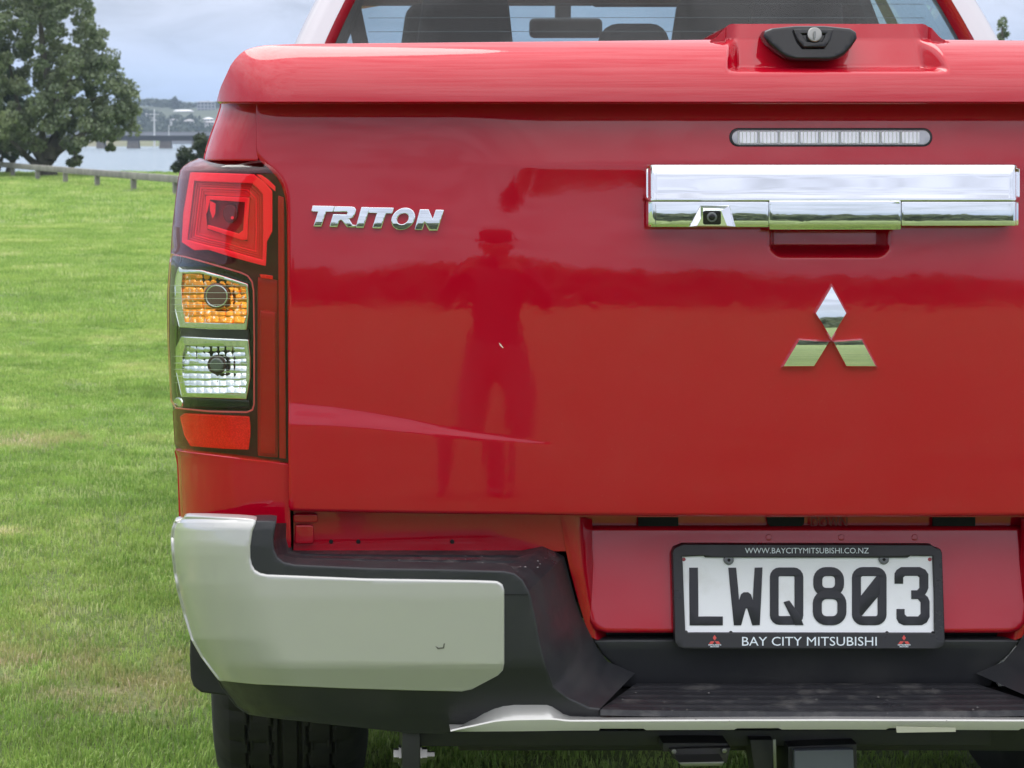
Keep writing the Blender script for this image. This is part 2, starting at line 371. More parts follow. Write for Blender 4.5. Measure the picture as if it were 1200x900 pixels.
# ================================================================== SETTING
def noise1(x, s=0): return math.sin(x * 1.3 + s) * .5 + math.sin(x * .47 + 2 * s + 1) * .8 + math.sin(x * 2.9 + s * 3) * .25
def ground_z(x, y):
    z = -.42 * sm(14, 52, y); e = 93.5 + 1.2 * noise1(x * .12, 2)
    z += .12 * noise1(x * .35, 5) * sm(80, 92, y) * .6
    z -= 2.4 * sm(e, e + 5, y)
    return z
def grass_material(name, blade=False):
    m = bpy.data.materials.new(name); m.use_nodes = True; t = m.node_tree; b = t.nodes['Principled BSDF']; b.inputs['Roughness'].default_value = .65; b.inputs['Specular IOR Level'].default_value = .25
    g = N(t, 'ShaderNodeNewGeometry')
    a = N(t, 'ShaderNodeTexNoise', Scale=.9, Detail=6., Roughness=.65); t.links.new(g.outputs['Position'], a.inputs['Vector'])
    c = N(t, 'ShaderNodeTexNoise', Scale=.16, Detail=4., Roughness=.6); t.links.new(g.outputs['Position'], c.inputs['Vector'])
    d = N(t, 'ShaderNodeTexNoise', Scale=9., Detail=5., Roughness=.7); t.links.new(g.outputs['Position'], d.inputs['Vector'])
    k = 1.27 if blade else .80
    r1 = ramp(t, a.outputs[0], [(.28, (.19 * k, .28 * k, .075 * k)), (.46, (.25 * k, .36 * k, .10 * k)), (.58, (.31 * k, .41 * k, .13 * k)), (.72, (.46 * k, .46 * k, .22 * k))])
    r2 = ramp(t, c.outputs[0], [(.35, (.90, .94, .9)), (.65, (1.07, 1.03, 1.0))])
    m1 = N(t, 'ShaderNodeMix', data_type='RGBA', blend_type='MULTIPLY'); m1.inputs[0].default_value = 1; t.links.new(r1.outputs[0], m1.inputs[6]); t.links.new(r2.outputs[0], m1.inputs[7])
    r3 = ramp(t, d.outputs[0], [(.3, .72), (.7, 1.25)])
    m2 = N(t, 'ShaderNodeMix', data_type='RGBA', blend_type='MULTIPLY'); m2.inputs[0].default_value = 1; t.links.new(m1.outputs[2], m2.inputs[6]); t.links.new(r3.outputs[0], m2.inputs[7])
    out = m2.outputs[2]
    # worn, straw coloured patches
    for cx_, cy_, rr_2 in ((-1.12, 2.05, .55), (-1.55, 2.35, .45), (-1.9, 6.2, .8)):
        vd = N(t, 'ShaderNodeVectorMath', operation='DISTANCE'); t.links.new(g.outputs['Position'], vd.inputs[0]); vd.inputs[1].default_value = (cx_, cy_, 0)
        nn = N(t, 'ShaderNodeMath', operation='MULTIPLY_ADD'); t.links.new(d.outputs[0], nn.inputs[0]); nn.inputs[1].default_value = 1.3; t.links.new(vd.outputs['Value'], nn.inputs[2])
        rk = ramp(t, nn.outputs[0], [(.62, 1.), (min(1., .66 + rr_2 * .8), 0.)]); mp_ = N(t, 'ShaderNodeMix', data_type='RGBA'); t.links.new(rk.outputs[0], mp_.inputs[0]); t.links.new(out, mp_.inputs[6]); mp_.inputs[7].default_value = (.45, .43, .22, 1); out = mp_.outputs[2]
    if blade:
        oi = N(t, 'ShaderNodeObjectInfo'); r4 = ramp(t, oi.outputs['Random'], [(0, (.62, .75, .6)), (.5, (1.0, 1.05, .9)), (.86, (1.2, 1.15, 1.1)), (1, (1.7, 1.4, 2.2))])
        m3 = N(t, 'ShaderNodeMix', data_type='RGBA', blend_type='MULTIPLY'); m3.inputs[0].default_value = 1; t.links.new(out, m3.inputs[6]); t.links.new(r4.outputs[0], m3.inputs[7]); out = m3.outputs[2]
        tl = N(t, 'ShaderNodeBsdfTranslucent'); t.links.new(out, tl.inputs[0]); mx_ = N(t, 'ShaderNodeMixShader'); mx_.inputs[0].default_value = .35
        t.links.new(b.outputs[0], mx_.inputs[1]); t.links.new(tl.outputs[0], mx_.inputs[2]); t.links.new(mx_.outputs[0], t.nodes['Material Output'].inputs[0])
    else:
        f = N(t, 'ShaderNodeTexNoise', Scale=60., Detail=6., Roughness=.75); t.links.new(g.outputs['Position'], f.inputs['Vector'])
        bp = N(t, 'ShaderNodeBump', Strength=.9, Distance=.03); t.links.new(f.outputs[0], bp.inputs['Height']); t.links.new(bp.outputs[0], b.inputs['Normal'])
        r5 = ramp(t, f.outputs[0], [(.35, .62), (.65, 1.15)]); m4 = N(t, 'ShaderNodeMix', data_type='RGBA', blend_type='MULTIPLY'); m4.inputs[0].default_value = 1; t.links.new(out, m4.inputs[6]); t.links.new(r5.outputs[0], m4.inputs[7]); out = m4.outputs[2]
    t.links.new(out, b.inputs['Base Color'])
    return m
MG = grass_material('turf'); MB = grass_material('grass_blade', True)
def nonuni(*segs):
    out = []
    for a, b, n in segs: out += list(np.linspace(a, b, n, endpoint=False))
    return out + [segs[-1][1]]
gx_ = nonuni((-4000, -300, 8), (-300, -60, 12), (-60, 60, 120), (60, 300, 12), (300, 4000, 8)); gy_ = nonuni((-4000, -200, 8), (-200, 10, 12), (10, 80, 40), (80, 105, 50), (105, 700, 8), (700, 6000, 8))
nx_, ny_ = len(gx_), len(gy_)
V = [(x, y, ground_z(x, y)) for y in gy_ for x in gx_]
Fq = [(j * nx_ + i, j * nx_ + i + 1, (j + 1) * nx_ + i + 1, (j + 1) * nx_ + i) for j in range(ny_ - 1) for i in range(nx_ - 1)]
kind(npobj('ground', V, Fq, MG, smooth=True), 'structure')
# water
mw = mat('water', (.20, .27, .32), rough=.14, spec=.5); t = mw.node_tree; g = N(t, 'ShaderNodeNewGeometry')
mpw = N(t, 'ShaderNodeMapping'); mpw.inputs['Scale'].default_value = (.35, 1.2, 1); t.links.new(g.outputs['Position'], mpw.inputs[0])
nw = N(t, 'ShaderNodeTexNoise', Scale=1., Detail=5., Roughness=.6); t.links.new(mpw.outputs[0], nw.inputs['Vector'])
bp = N(t, 'ShaderNodeBump', Strength=1., Distance=.9); t.links.new(nw.outputs[0], bp.inputs['Height']); t.links.new(bp.outputs[0], t.nodes['Principled BSDF'].inputs['Normal'])
WZ = -1.80
kind(npobj('water', [(-4000, 94, WZ), (4000, 94, WZ), (4000, 6000, WZ), (-4000, 6000, WZ)], [(0, 1, 2, 3)], mw), 'structure')

# --- grass ----------------------------------------------------------------
def tuft(name, nb, rad, h0, h1, wd):
    V, Fc = [], []
    for i in range(nb):
        a = rng.uniform(0, 6.283); r = rad * math.sqrt(rng.uniform()); cx, cy = r * math.cos(a), r * math.sin(a); h = rng.uniform(h0, h1); d = rng.uniform(0, 6.283); ln = rng.uniform(.15, .85) * h
        dx, dy = math.cos(d), math.sin(d); wx, wy = -dy * wd, dx * wd; k = len(V)
        V += [(cx - wx, cy - wy, -.004), (cx + wx, cy + wy, -.004), (cx + dx * ln * .35 + wx * .8, cy + dy * ln * .35 + wy * .8, h * .6), (cx + dx * ln * .35 - wx * .8, cy + dy * ln * .35 - wy * .8, h * .6), (cx + dx * ln, cy + dy * ln, h * .95), (cx + dx * ln, cy + dy * ln, h * .95)]
        Fc += [(k, k + 1, k + 2, k + 3), (k + 3, k + 2, k + 4, k + 4)]
    me = bpy.data.meshes.new(name); me.from_pydata(V, [], [f if f[2] != f[3] else f[:3] for f in Fc]); me.materials.append(MB); me.validate()
    return bpy.data.objects.new(name, me)
def scatter(o, tf, dens, seed, smin, smax):
    ng = bpy.data.node_groups.new('grass_scatter', 'GeometryNodeTree')
    ng.interface.new_socket('Geometry', in_out='INPUT', socket_type='NodeSocketGeometry'); ng.interface.new_socket('Geometry', in_out='OUTPUT', socket_type='NodeSocketGeometry')
    n = ng.nodes.new; gi, go = n('NodeGroupInput'), n('NodeGroupOutput'); dp = n('GeometryNodeDistributePointsOnFaces'); dp.inputs['Density'].default_value = dens; dp.inputs['Seed'].default_value = seed
    ip = n('GeometryNodeInstanceOnPoints'); oi = n('GeometryNodeObjectInfo'); oi.inputs['Object'].default_value = tf
    rv = n('FunctionNodeRandomValue'); rv.data_type = 'FLOAT_VECTOR'; rv.inputs[0].default_value = (-.12, -.12, 0); rv.inputs[1].default_value = (.12, .12, 6.283)
    rs = n('FunctionNodeRandomValue'); rs.data_type = 'FLOAT'; rs.inputs[2].default_value = smin; rs.inputs[3].default_value = smax
    l = ng.links.new; l(gi.outputs[0], dp.inputs['Mesh']); l(dp.outputs['Points'], ip.inputs['Points']); l(oi.outputs['Geometry'], ip.inputs['Instance']); l(rv.outputs[0], ip.inputs['Rotation']); l(rs.outputs[1], ip.inputs['Scale']); l(ip.outputs[0], go.inputs[0])
    md = o.modifiers.new('grass', 'NODES'); md.node_group = ng
def patch(name, x0, x1, y0, y1, n, tf, dens, seed, smin=.7, smax=1.3):
    xs = np.linspace(x0, x1, n); ys_ = np.linspace(y0, y1, n)
    V = [(x, y, ground_z(x, y) + .001) for y in ys_ for x in xs]; Fq = [(j * n + i, j * n + i + 1, (j + 1) * n + i + 1, (j + 1) * n + i) for j in range(n - 1) for i in range(n - 1)]
    o = npobj(name, V, Fq, MG, smooth=True); scatter(o, tf, dens, seed, smin, smax)
    tag(o, 'short green park grass growing around the truck' if seed == 1 else 'short green park grass further off towards the fence' if seed == 2 else 'thin dry and green grass stretching out to the shore', 'grass'); kind(o, 'stuff')
tfA = tuft('grass_tuft', 100, .11, .007, .019, .0013); tfB = tuft('grass_tuft', 90, .22, .012, .030, .0022); tfC = tuft('grass_tuft', 60, .5, .04, .08, .006)
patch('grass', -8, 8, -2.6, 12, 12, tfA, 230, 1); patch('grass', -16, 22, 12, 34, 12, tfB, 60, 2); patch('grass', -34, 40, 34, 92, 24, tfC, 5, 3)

# --- foliage helper ----------------------------------------------------------
def leaf_mat(name, c0, c1, c2, sc_=.9):
    m = bpy.data.materials.new(name); m.use_nodes = True; t = m.node_tree; b = t.nodes['Principled BSDF']; b.inputs['Roughness'].default_value = .55; b.inputs['Specular IOR Level'].default_value = .3
    g = N(t, 'ShaderNodeNewGeometry'); a = N(t, 'ShaderNodeTexNoise', Scale=sc_, Detail=5., Roughness=.7); t.links.new(g.outputs['Position'], a.inputs['Vector'])
    r1 = ramp(t, a.outputs[0], [(.33, c0), (.5, c1), (.66, c2)]); t.links.new(r1.outputs[0], b.inputs['Base Color'])
    tl = N(t, 'ShaderNodeBsdfTranslucent'); t.links.new(r1.outputs[0], tl.inputs[0]); mx_ = N(t, 'ShaderNodeMixShader'); mx_.inputs[0].default_value = .25
    t.links.new(b.outputs[0], mx_.inputs[1]); t.links.new(tl.outputs[0], mx_.inputs[2]); t.links.new(mx_.outputs[0], t.nodes['Material Output'].inputs[0]); return m
def leaves(centres, per, size, flat=.8):
    """many small leaf faces round clump centres; centres = [(x, y, z, r)]"""
    C_ = np.array(centres); n = len(C_) * per; c = np.repeat(C_, per, axis=0)
    d = rng.normal(size=(n, 3)); d /= np.linalg.norm(d, axis=1)[:, None]; r = rng.uniform(.2, 1, n) ** .45; p = c[:, :3] + d * (c[:, 3] * r)[:, None] * np.array([1, 1, flat])
    u = rng.normal(size=(n, 3)); u /= np.linalg.norm(u, axis=1)[:, None]; v = np.cross(u, rng.normal(size=(n, 3))); v /= np.linalg.norm(v, axis=1)[:, None]
    s = (size * rng.uniform(.6, 1.4, n))[:, None]; V = np.stack([p - u * s, p - v * s * .55, p + u * s, p + v * s * .55], 1).reshape(-1, 3)
    return V, np.arange(n * 4).reshape(-1, 4)
def inside(p, poly):
    x, y = p; c = False
    for (x0, y0), (x1, y1) in zip(poly, poly[1:] + poly[:1]):
        if (y0 > y) != (y1 > y) and x < (x1 - x0) * (y - y0) / (y1 - y0) + x0: c = not c
    return c
mbark = mat('bark', (.085, .075, .062), rough=.9, var=(3, (.14, .13, .115), .4, .65), bump=(14, .8, .05))
ML1 = leaf_mat('leaf_evergreen', (.12, .16, .10), (.19, .23, .135), (.28, .33, .17), .55)
ML2 = leaf_mat('leaf_grey_green', (.035, .060, .040), (.065, .10, .06), (.11, .15, .085), .6)
ML3 = leaf_mat('leaf_dark', (.028, .042, .030), (.05, .07, .042), (.085, .105, .06), 1.2)
def tree(name, label, base, limbs, centres, per, size, ml, cat='tree', group=None):
    """limbs: list of (points, radii) in world space"""
    b = Vector(base); e = empty(name, b); tag(e, label, cat, group)
    for i, (pts, rad) in enumerate(limbs):
        bm = bmesh.new(); tube(bm, [Vector(p) - b for p in pts], rad, 9); obj('trunk' if i == 0 else 'limb', bm, mbark, e)
    V, Fq = leaves([(x - b.x, y - b.y, z - b.z, r) for x, y, z, r in centres], per, size); npobj('crown', V, Fq, ml, e)
    return e
def silhouette_tree(Y, poly, nclump, rc, depth, seed, gap=.0, ell=None):
    r_ = random.Random(seed); xs = [p[0] for p in poly]; ys_ = [p[1] for p in poly]; mx0 = (min(xs) + max(xs)) / 2; hw = (max(xs) - min(xs)) / 2; out = []
    while len(out) < nclump:
        p = (r_.uniform(min(xs), max(xs)), r_.uniform(min(ys_), max(ys_)))
        if not inside(p, poly): continue
        f = math.sqrt(max(.05, 1 - ((p[0] - mx0) / hw) ** 2)); q = at(p[0], p[1], Y + depth * f * r_.uniform(-1, 1))
        out.append((q.x, q.y, q.z, rc * r_.uniform(.55, 1.3)))
    return out
D1 = 84.
P1 = [(-78, 172), (-100, 80), (-70, 0), (-30, -60), (20, -85), (62, -50), (90, -22), (100, 2), (112, 25), (126, 50), (133, 62), (146, 80), (152, 96), (158, 112), (162, 132), (160, 150), (146, 158), (118, 161), (96, 168), (84, 176), (60, 170), (30, 176), (0, 176), (-40, 176)]
c1 = silhouette_tree(D1, P1, 620, .33, 3.4, 4) + silhouette_tree(D1, [(84, 172), (94, 172), (93, 192), (82, 192)], 9, .17, .4, 5) + silhouette_tree(D1, [(124, 158), (134, 158), (132, 178), (127, 176)], 5, .13, .4, 6)
def lim(Y, pts, r0, r1):
    P = [at(x, y, Y + (pts[i][2] if len(pts[i]) > 2 else 0)) for i, (x, y, *_) in enumerate(pts)]; n = len(P); return (P, [r0 + (r1 - r0) * i / (n - 1) for i in range(n)])
b1 = at(55, 212, D1); b1.z = ground_z(b1.x, b1.y)
L1 = [lim(D1, [(56, 214), (56, 200), (57, 186), (62, 172), (66, 150), (60, 110), (50, 60), (46, 10)], .42, .08), lim(D1, [(56, 190), (66, 178), (80, 168, -.6), (100, 155, -1), (120, 140, -1.2)], .22, .05), lim(D1, [(56, 196), (46, 182), (38, 170), (28, 150, .6), (20, 120, 1), (8, 60, 1)], .24, .05),
      lim(D1, [(54, 200), (44, 194), (34, 186), (24, 176, -.8), (8, 160, -1)], .20, .06), lim(D1, [(58, 186), (52, 172), (48, 150, -1), (80, 100, -1.4), (96, 50, -1)], .2, .04), lim(D1, [(62, 172), (76, 150, 1), (100, 120, 1.4), (130, 110, 1.2)], .14, .04), lim(D1, [(84, 168, -.5), (88, 182, -.5), (90, 190, -.5)], .04, .02)]
tree('spreading_tree', 'large spreading evergreen tree with forked trunk behind the left end of the rail fence', b1, L1, c1, 120, .085, ML1)
D2 = 100.
P2 = [(-120, 180), (-130, 110), (-90, 40), (-40, 30), (0, 60), (26, 110), (34, 150), (30, 176), (0, 180)]
b2 = at(10, 209, D2 - 10); b2.z = ground_z(b2.x, b2.y)
tree('spreading_tree', 'smaller dark tree with leaning trunk half hidden behind the large tree at left edge', b2, [lim(D2 - 10, [(10, 210), (13, 196), (17, 184), (14, 168), (0, 130), (-20, 90)], .22, .05), lim(D2 - 10, [(15, 188), (0, 178), (-14, 165)], .13, .04), lim(D2 - 10, [(-6, 208), (0, 190), (6, 176), (0, 150)], .16, .05)], silhouette_tree(D2 - 10, P2, 210, .42, 3., 8), 80, .12, ML2)
P3 = [(199, 204), (202, 194), (207, 190), (204, 182), (213, 178), (216, 170), (225, 166), (228, 160), (238, 159), (248, 166), (258, 176), (268, 190), (270, 207), (230, 209)]
b3 = at(232, 214, 64); b3.z = ground_z(b3.x, b3.y)
tree('dark_bush', 'dark leafy bush behind the fence, right beside the truck tail lamp', b3, [lim(64, [(232, 218), (232, 200), (236, 182)], .06, .02)], silhouette_tree(64, P3, 130, .15, .8, 11), 90, .045, ML3, 'bush')
P4 = [(1160, 60), (1166, 40), (1168, 26), (1173, 16), (1178, 22), (1184, 32), (1190, 48), (1196, 80), (1200, 130), (1160, 130), (1154, 90)]
b4 = at(1176, 200, 60); b4.z = ground_z(b4.x, b4.y)
tree('young_tree', 'small pointed tree seen past the right cab pillar', b4, [lim(60, [(1176, 222), (1176, 150), (1175, 60), (1174, 26)], .12, .02)], silhouette_tree(60, [(1160, 90), (1166, 60), (1170, 36), (1174, 22), (1179, 30), (1186, 60), (1190, 90), (1180, 130), (1164, 130)], 90, .13, .4, 12), 60, .05, ML1)

# tree line behind the photographer (reflected in the paint and chrome)
cs = []
r_ = random.Random(21)
for k in range(420):
    x = -190 + k * .92; h = 5.2 + 1.8 * noise1(x * .055, 1) + 1.0 * noise1(x * .2, 4) + (2.5 if -44 < x < -34 else 0)
    h = max(2.6, h)
    for q in range(8): cs.append((x + r_.uniform(-1.4, 1.4), -112 + r_.uniform(-3, 3), h * (q + .5 + r_.uniform(-.3, .3)) / 8, r_.uniform(.8, 1.4)))
V, Fq = leaves(cs, 60, .42); o = npobj('tree_line', V, Fq, ML1); kind(tag(o, 'dark line of trees across the field, reflected in the paint and chrome', 'trees'), 'stuff')

# --- low rail fence ------------------------------------------------------------
mwood = mat('weathered_wood', (.19, .185, .17), rough=.85, var=(2.2, (.28, .27, .245), .4, .65), bump=(25, .6, .02)); fence = None
fa = at(206, 233, 58.); fb = at(15, 209.6, 82.)
dirf = Vector((fb.x - fa.x, fb.y - fa.y, 0)); Lf = dirf.length; dirf.normalize(); sp = Lf / 5; base = Vector((fa.x, fa.y, 0))
fence = empty('rail_fence', (fa.x, fa.y, ground_z(fa.x, fa.y))); tag(fence, 'low weathered timber post and rail fence along the edge of the grass', 'fence'); b0 = Vector(fence.location)
angf = math.atan2(dirf.y, dirf.x); RZ = Matrix.Rotation(angf, 3, 'Z')
for k in range(-7, 12):
    p = base + dirf * sp * k; gz = ground_z(p.x, p.y); bm = bmesh.new(); tilt = Matrix.Rotation(r_.uniform(-.06, .06), 3, 'Y')
    box(bm, Vector((p.x, p.y, gz + .16)) - b0, (.17, .15, .44), RZ @ tilt); bevelbm(bm, .012, 1); obj('post', bm, mwood, fence)
for k in range(-7, 11, 2):
    p = base + dirf * sp * k; q = base + dirf * sp * (k + 2); m_ = (p + q) / 2; gz = ground_z(m_.x, m_.y); bm = bmesh.new()
    box(bm, Vector((m_.x, m_.y, gz + .45 + r_.uniform(-.008, .008))) - b0 - Vector((0, .03, 0)), (sp * 2 - .03, .14, .20), RZ @ Matrix.Rotation(math.atan2(ground_z(p.x, p.y) - ground_z(q.x, q.y), sp * 2), 3, 'Y')); bevelbm(bm, .02, 2); obj('rail', bm, mwood, fence)

# --- bridge, far bank, hills ----------------------------------------------------
YB = 430.
mconc = mat('concrete_pier', (.12, .10, .09), rough=.9, var=(.8, (.17, .15, .13), .4, .65)); mdeck = mat('bridge_deck', (.04, .038, .04), rough=.8)
br = empty('rail_bridge', (at(150, 176, YB).x, YB, WZ)); tag(br, 'long low railway bridge on squat piers crossing the water', 'bridge'); bb = Vector(br.location)
zt_, zb_ = at(0, 158.8, YB).z, at(0, 165, YB).z; xl, xr = at(-260, 0, YB).x, at(1500, 0, YB).x
bm = bmesh.new(); box(bm, Vector(((xl + xr) / 2, YB, (zt_ + zb_) / 2)) - bb, (xr - xl, 4, zt_ - zb_)); box(bm, Vector(((xl + xr) / 2, YB - 2.1, zt_ - .12)) - bb, (xr - xl, .3, .2)); obj('deck', bm, mdeck, br, smooth=False)
bm = bmesh.new(); box(bm, Vector(((xl + xr) / 2, YB - 1.9, zt_ + .62)) - bb, (xr - xl, .08, .08)); obj('handrail', bm, mconc, br, smooth=False)
for k, px in enumerate(range(-188, 1460, 38)):
    wd = 1.5 if px < 140 else 2.1; x = at(px + 1, 0, YB).x; bm = bmesh.new(); vv = box(bm, Vector((x, YB, (zb_ + WZ - .5) / 2)) - bb, (wd, 3.6, zb_ - WZ + .5 - .01))
    for v in vv:
        if v.co.z < (zb_ + WZ) / 2 - bb.z: v.co.x = (x - bb.x) + (v.co.x - x + bb.x) * 1.18
    obj('pier', bm, mconc, br, smooth=False)
mbank = mat('far_grass_bank', (.10, .15, .05), rough=.9, var=(.05, (.16, .15, .09), .4, .65))
def ridge(name, x0, x1, n, y0, y1, ny, hf, m, knd='structure'):
    xs = np.linspace(x0, x1, n); ys_ = np.linspace(y0, y1, ny); V = [(x, y, hf(x, (y - y0) / (y1 - y0))) for y in ys_ for x in xs]
    Fq = [(j * n + i, j * n + i + 1, (j + 1) * n + i + 1, (j + 1) * n + i) for j in range(ny - 1) for i in range(n - 1)]; return kind(npobj(name, V, Fq, m, smooth=True), knd)
ridge('far_bank', at(60, 0, 500).x, at(192, 0, 500).x, 40, 490, 530, 8, lambda x, t: WZ - .4 + 2.3 * math.sin(math.pi * t) ** .5 * math.sin(math.pi * min(1, max(0, (x + 60) / 27.))) ** .3 if True else 0, mbank)
mroad = mat('pale_road_barrier', (.22, .22, .23), rough=.8)
bm = bmesh.new(); box(bm, ((at(-200, 0, 600).x + 260) / 2, 600, -.35), (260 - at(-200, 0, 600).x, 6, 3.6)); o = obj('shore_road', bm, mroad, None, smooth=False); kind(o, 'structure')
hill_top = lambda x: 12.5 + 1.6 * noise1(x * .03, 3) + 2.0 * math.exp(-((x + 78) / 14) ** 2)
mh = mat('hillside', (.04, .055, .035), rough=.95, var=(.03, (.07, .085, .05), .4, .65))
HF = lambda x, t: WZ - 1 + (hill_top(x) - WZ) * sm(0, .5, t) + 1
ridge('hillside', -900, 1600, 160, 660, 1500, 24, HF, mh)
mfar = mat('distant_range', (.06, .08, .08), rough=1.)
ridge('distant_range', -3400, 3400, 120, 3300, 4200, 8, lambda x, t: WZ - 2 + (52 + 5 * noise1(x * .003, 1)) * math.sin(math.pi * min(1, t * 1.2)) ** .8 if t < .83 else WZ, mfar)
cs = []
for k in range(3400):
    px = r_.uniform(90, 420) if k < 2300 else r_.uniform(-300, 1500); Y = r_.choice([675, 690, 720, 760, 800, 850, 900, 960, 1020, 1080]) + r_.uniform(-12, 12); x = CX + (px - PX0) / F * (Y + 3.1); z = HF(x, (Y - 660) / 840)
    if noise1(x * .09, Y * .01) < -.25: continue
    rr = r_.uniform(1.0, 2.3); cs.append((x, Y, z + rr * .8, rr))
for px, h in ((205, 4.5), (206.5, 5.), (203, 3.2), (209, 3.2)):
    x = CX + (px - PX0) / F * 1000; z = HF(x, (997 - 660) / 840)
    for q in range(5): cs.append((x, 997, z + h * (q + 1) / 5.5, 1.3))
V, Fq = leaves(cs, 22, .8); o = npobj('far_trees', V, Fq, ML3); kind(tag(o, 'trees covering the hazy hillside across the water', 'trees'), 'stuff')
mwall = mat('pale_wall', (.62, .61, .60), rough=.8); mwall2 = mat('grey_wall', (.30, .31, .34), rough=.8); mroof = mat('grey_roof', (.30, .29, .30), rough=.7); mroofw = mat('white_roof', (.66, .66, .68), rough=.6); mwin = mat('dark_window', (.03, .035, .045), rough=.1)
def house(label, px0, px1, ptop, pbot, Y, wallm, roofm, floors=1, nw=4, pitch=.35, cat='house', name='house'):
    a = at(px0, pbot, Y); c = at(px1, ptop, Y); wd = c.x - a.x; h = c.z - a.z; dp = max(7, wd * .5); b = Vector(((a.x + c.x) / 2, Y + dp / 2, a.z)); e = empty(name, b); tag(e, label, cat)
    rh = h * pitch; wh = h - rh
    bm = bmesh.new(); box(bm, (0, 0, wh / 2 - 1.5), (wd, dp, wh + 3)); obj('wall', bm, wallm, e, smooth=False)
    bm = bmesh.new(); ov = .35; P = [(-wd / 2 - ov, -dp / 2 - ov, wh + .01), (wd / 2 + ov, -dp / 2 - ov, wh + .01), (wd / 2 + ov, dp / 2 + ov, wh + .01), (-wd / 2 - ov, dp / 2 + ov, wh + .01), (-wd / 2 + dp * .2, 0, wh + max(.25, rh)), (wd / 2 - dp * .2, 0, wh + max(.25, rh))]
    v = [bm.verts.new(p) for p in P]
    for f in ((0, 1, 5, 4), (2, 3, 4, 5), (1, 2, 5), (3, 0, 4), (3, 2, 1, 0)): bm.faces.new([v[i] for i in f])
    obj('roof', bm, roofm, e, smooth=False)
    for fl in range(floors):
        for k in range(nw):
            bm = bmesh.new(); box(bm, (-wd / 2 + wd * (k + .5) / nw, -dp / 2 - .03, wh * (fl + .5) / floors), (wd / nw * .55, .1, wh / floors * .5)); obj('window', bm, mwin, e, smooth=False)
    return e
house('grey flat topped block of flats on the hilltop beside the truck lid', 231, 252, 118.5, 131, 985, mwall2, mroof, 3, 5, .08, 'building', 'apartment_block')
house('long low white roofed building near the hilltop, left of the grey block', 203, 226, 128.5, 133.5, 960, mwall, mroofw, 1, 6, .35)
house('pale house on the slope directly behind the white mast, upper of two', 167, 184, 132, 136.5, 900, mwall, mroofw, 1, 4, .4)
house('pale house on the slope directly behind the white mast, lower of two', 171, 186, 136.8, 142, 850, mwall, mroof, 1, 4, .4)
house('small pale house in the middle of the far slope among trees', 215.5, 227, 139.5, 145, 800, mwall, mroof, 1, 3, .45)
house('pale gabled house low on the far slope beside the truck panel', 238, 250, 137.5, 142, 830, mwall, mroofw, 1, 3, .45)
house('wide pale house lowest on the far slope beside the truck panel', 240, 254, 141.5, 146.5, 770, mwall, mroof, 1, 4, .4)
house('tiny cream cottage low on the far slope right of the mast', 199, 207, 139, 142.5, 810, mwall, mroof, 1, 2, .4)
YM = 470.; pm = at(181, 170, YM); mast = empty('white_mast', (pm.x, YM, WZ)); tag(mast, 'tall thin white mast with cross arms standing behind the bridge', 'mast')
bm = bmesh.new(); tube(bm, [(0, 0, 0), (0, 0, at(181, 128, YM).z - WZ)], [.20, .09], 8); obj('pole', bm, mwall, mast)
for y_, hw in ((134, 1.1), (141, .7)): 
    bm = bmesh.new(); z = at(181, y_, YM).z - WZ; tube(bm, [(-hw, 0, z), (hw, 0, z)], .06, 6); obj('cross_arm', bm, mwall, mast)
YM2 = 470.; pm = at(198, 170, YM2); m2_ = empty('lamp_post', (pm.x, YM2, WZ)); tag(m2_, 'short pale lamp post standing behind the bridge, right of the mast', 'lamp post')
bm = bmesh.new(); tube(bm, [(0, 0, 0), (0, 0, at(198, 147, YM2).z - WZ)], [.12, .07], 8); obj('pole', bm, mwall, m2_)
bm = bmesh.new(); box(bm, (.3, 0, at(198, 147, YM2).z - WZ), (.8, .25, .12)); obj('lamp_head', bm, mwall, m2_)
# moored boat
pb = at(2, 182, 300.); boat = empty('small_boat', (pb.x, 300, WZ)); tag(boat, 'small white boat with a red stripe moored on the water at left edge', 'boat')
bm = bmesh.new(); S2 = []
for y, wv, zz2 in ((-1.6, .55, .5), (-.8, .75, .42), (.4, .75, .42), (1.3, .45, .5), (1.8, .05, .62)): S2.append([(y, -wv, zz2), (y, -wv * .7, -.1), (y, 0, -.25), (y, wv * .7, -.1), (y, wv, zz2)])
bm = grid(S2); bmesh.ops.solidify(bm, geom=bm.faces[:], thickness=.04); obj('hull', bm, mwall, boat)
bm = bmesh.new(); box(bm, (-.3, 0, .62), (1.1, .9, .42)); bevelbm(bm, .06); obj('cabin', bm, mwall, boat)
bm = bmesh.new(); box(bm, (-.1, -.77, .33), (2.2, .02, .07)); obj('stripe', bm, mat('boat_red', (.4, .04, .04)), boat)

# ================================================================== TRUCK
truck = empty('pickup_truck', (0, 0, 0))
tag(truck, 'bright red double cab pickup truck seen from behind, parked on the grass', 'pickup truck')
T = truck
RL = 5.8
def zpy(py): return at(PX0, py, 0.).z
def pyz(z):  return proj(CX, 0, z)[1]
def pxx(x):  return PX0 + (-abs(x) - CX) * 838
def table(stops):
    """depth profile from a list of (row, tilt) pairs, integrated from the bottom up"""
    z0, z1 = zpy(640), zpy(100); n = 600; out = []; y = 0; zz = z0
    for i in range(n + 1):
        z = z0 + (z1 - z0) * i / n; t = interp(stops, pyz(z)); y += math.tan(R(t)) * (z - zz); zz = z; out.append(y)
    ref = out[int(n * (zpy(400) - z0) / (z1 - z0))]
    return lambda z: _lin(out, (z - z0) / (z1 - z0) * n) - ref
def _lin(o, f):
    f = max(0, min(len(o) - 1.0001, f)); i = int(f); return o[i] + (o[i + 1] - o[i]) * (f - i)
prof_side = table([(120, 12), (137, 9), (165, 7.6), (200, 6.0), (262, 5.0), (300, 3.5), (345, 2.1), (470, 1.0), (570, -.6), (600, -3)])
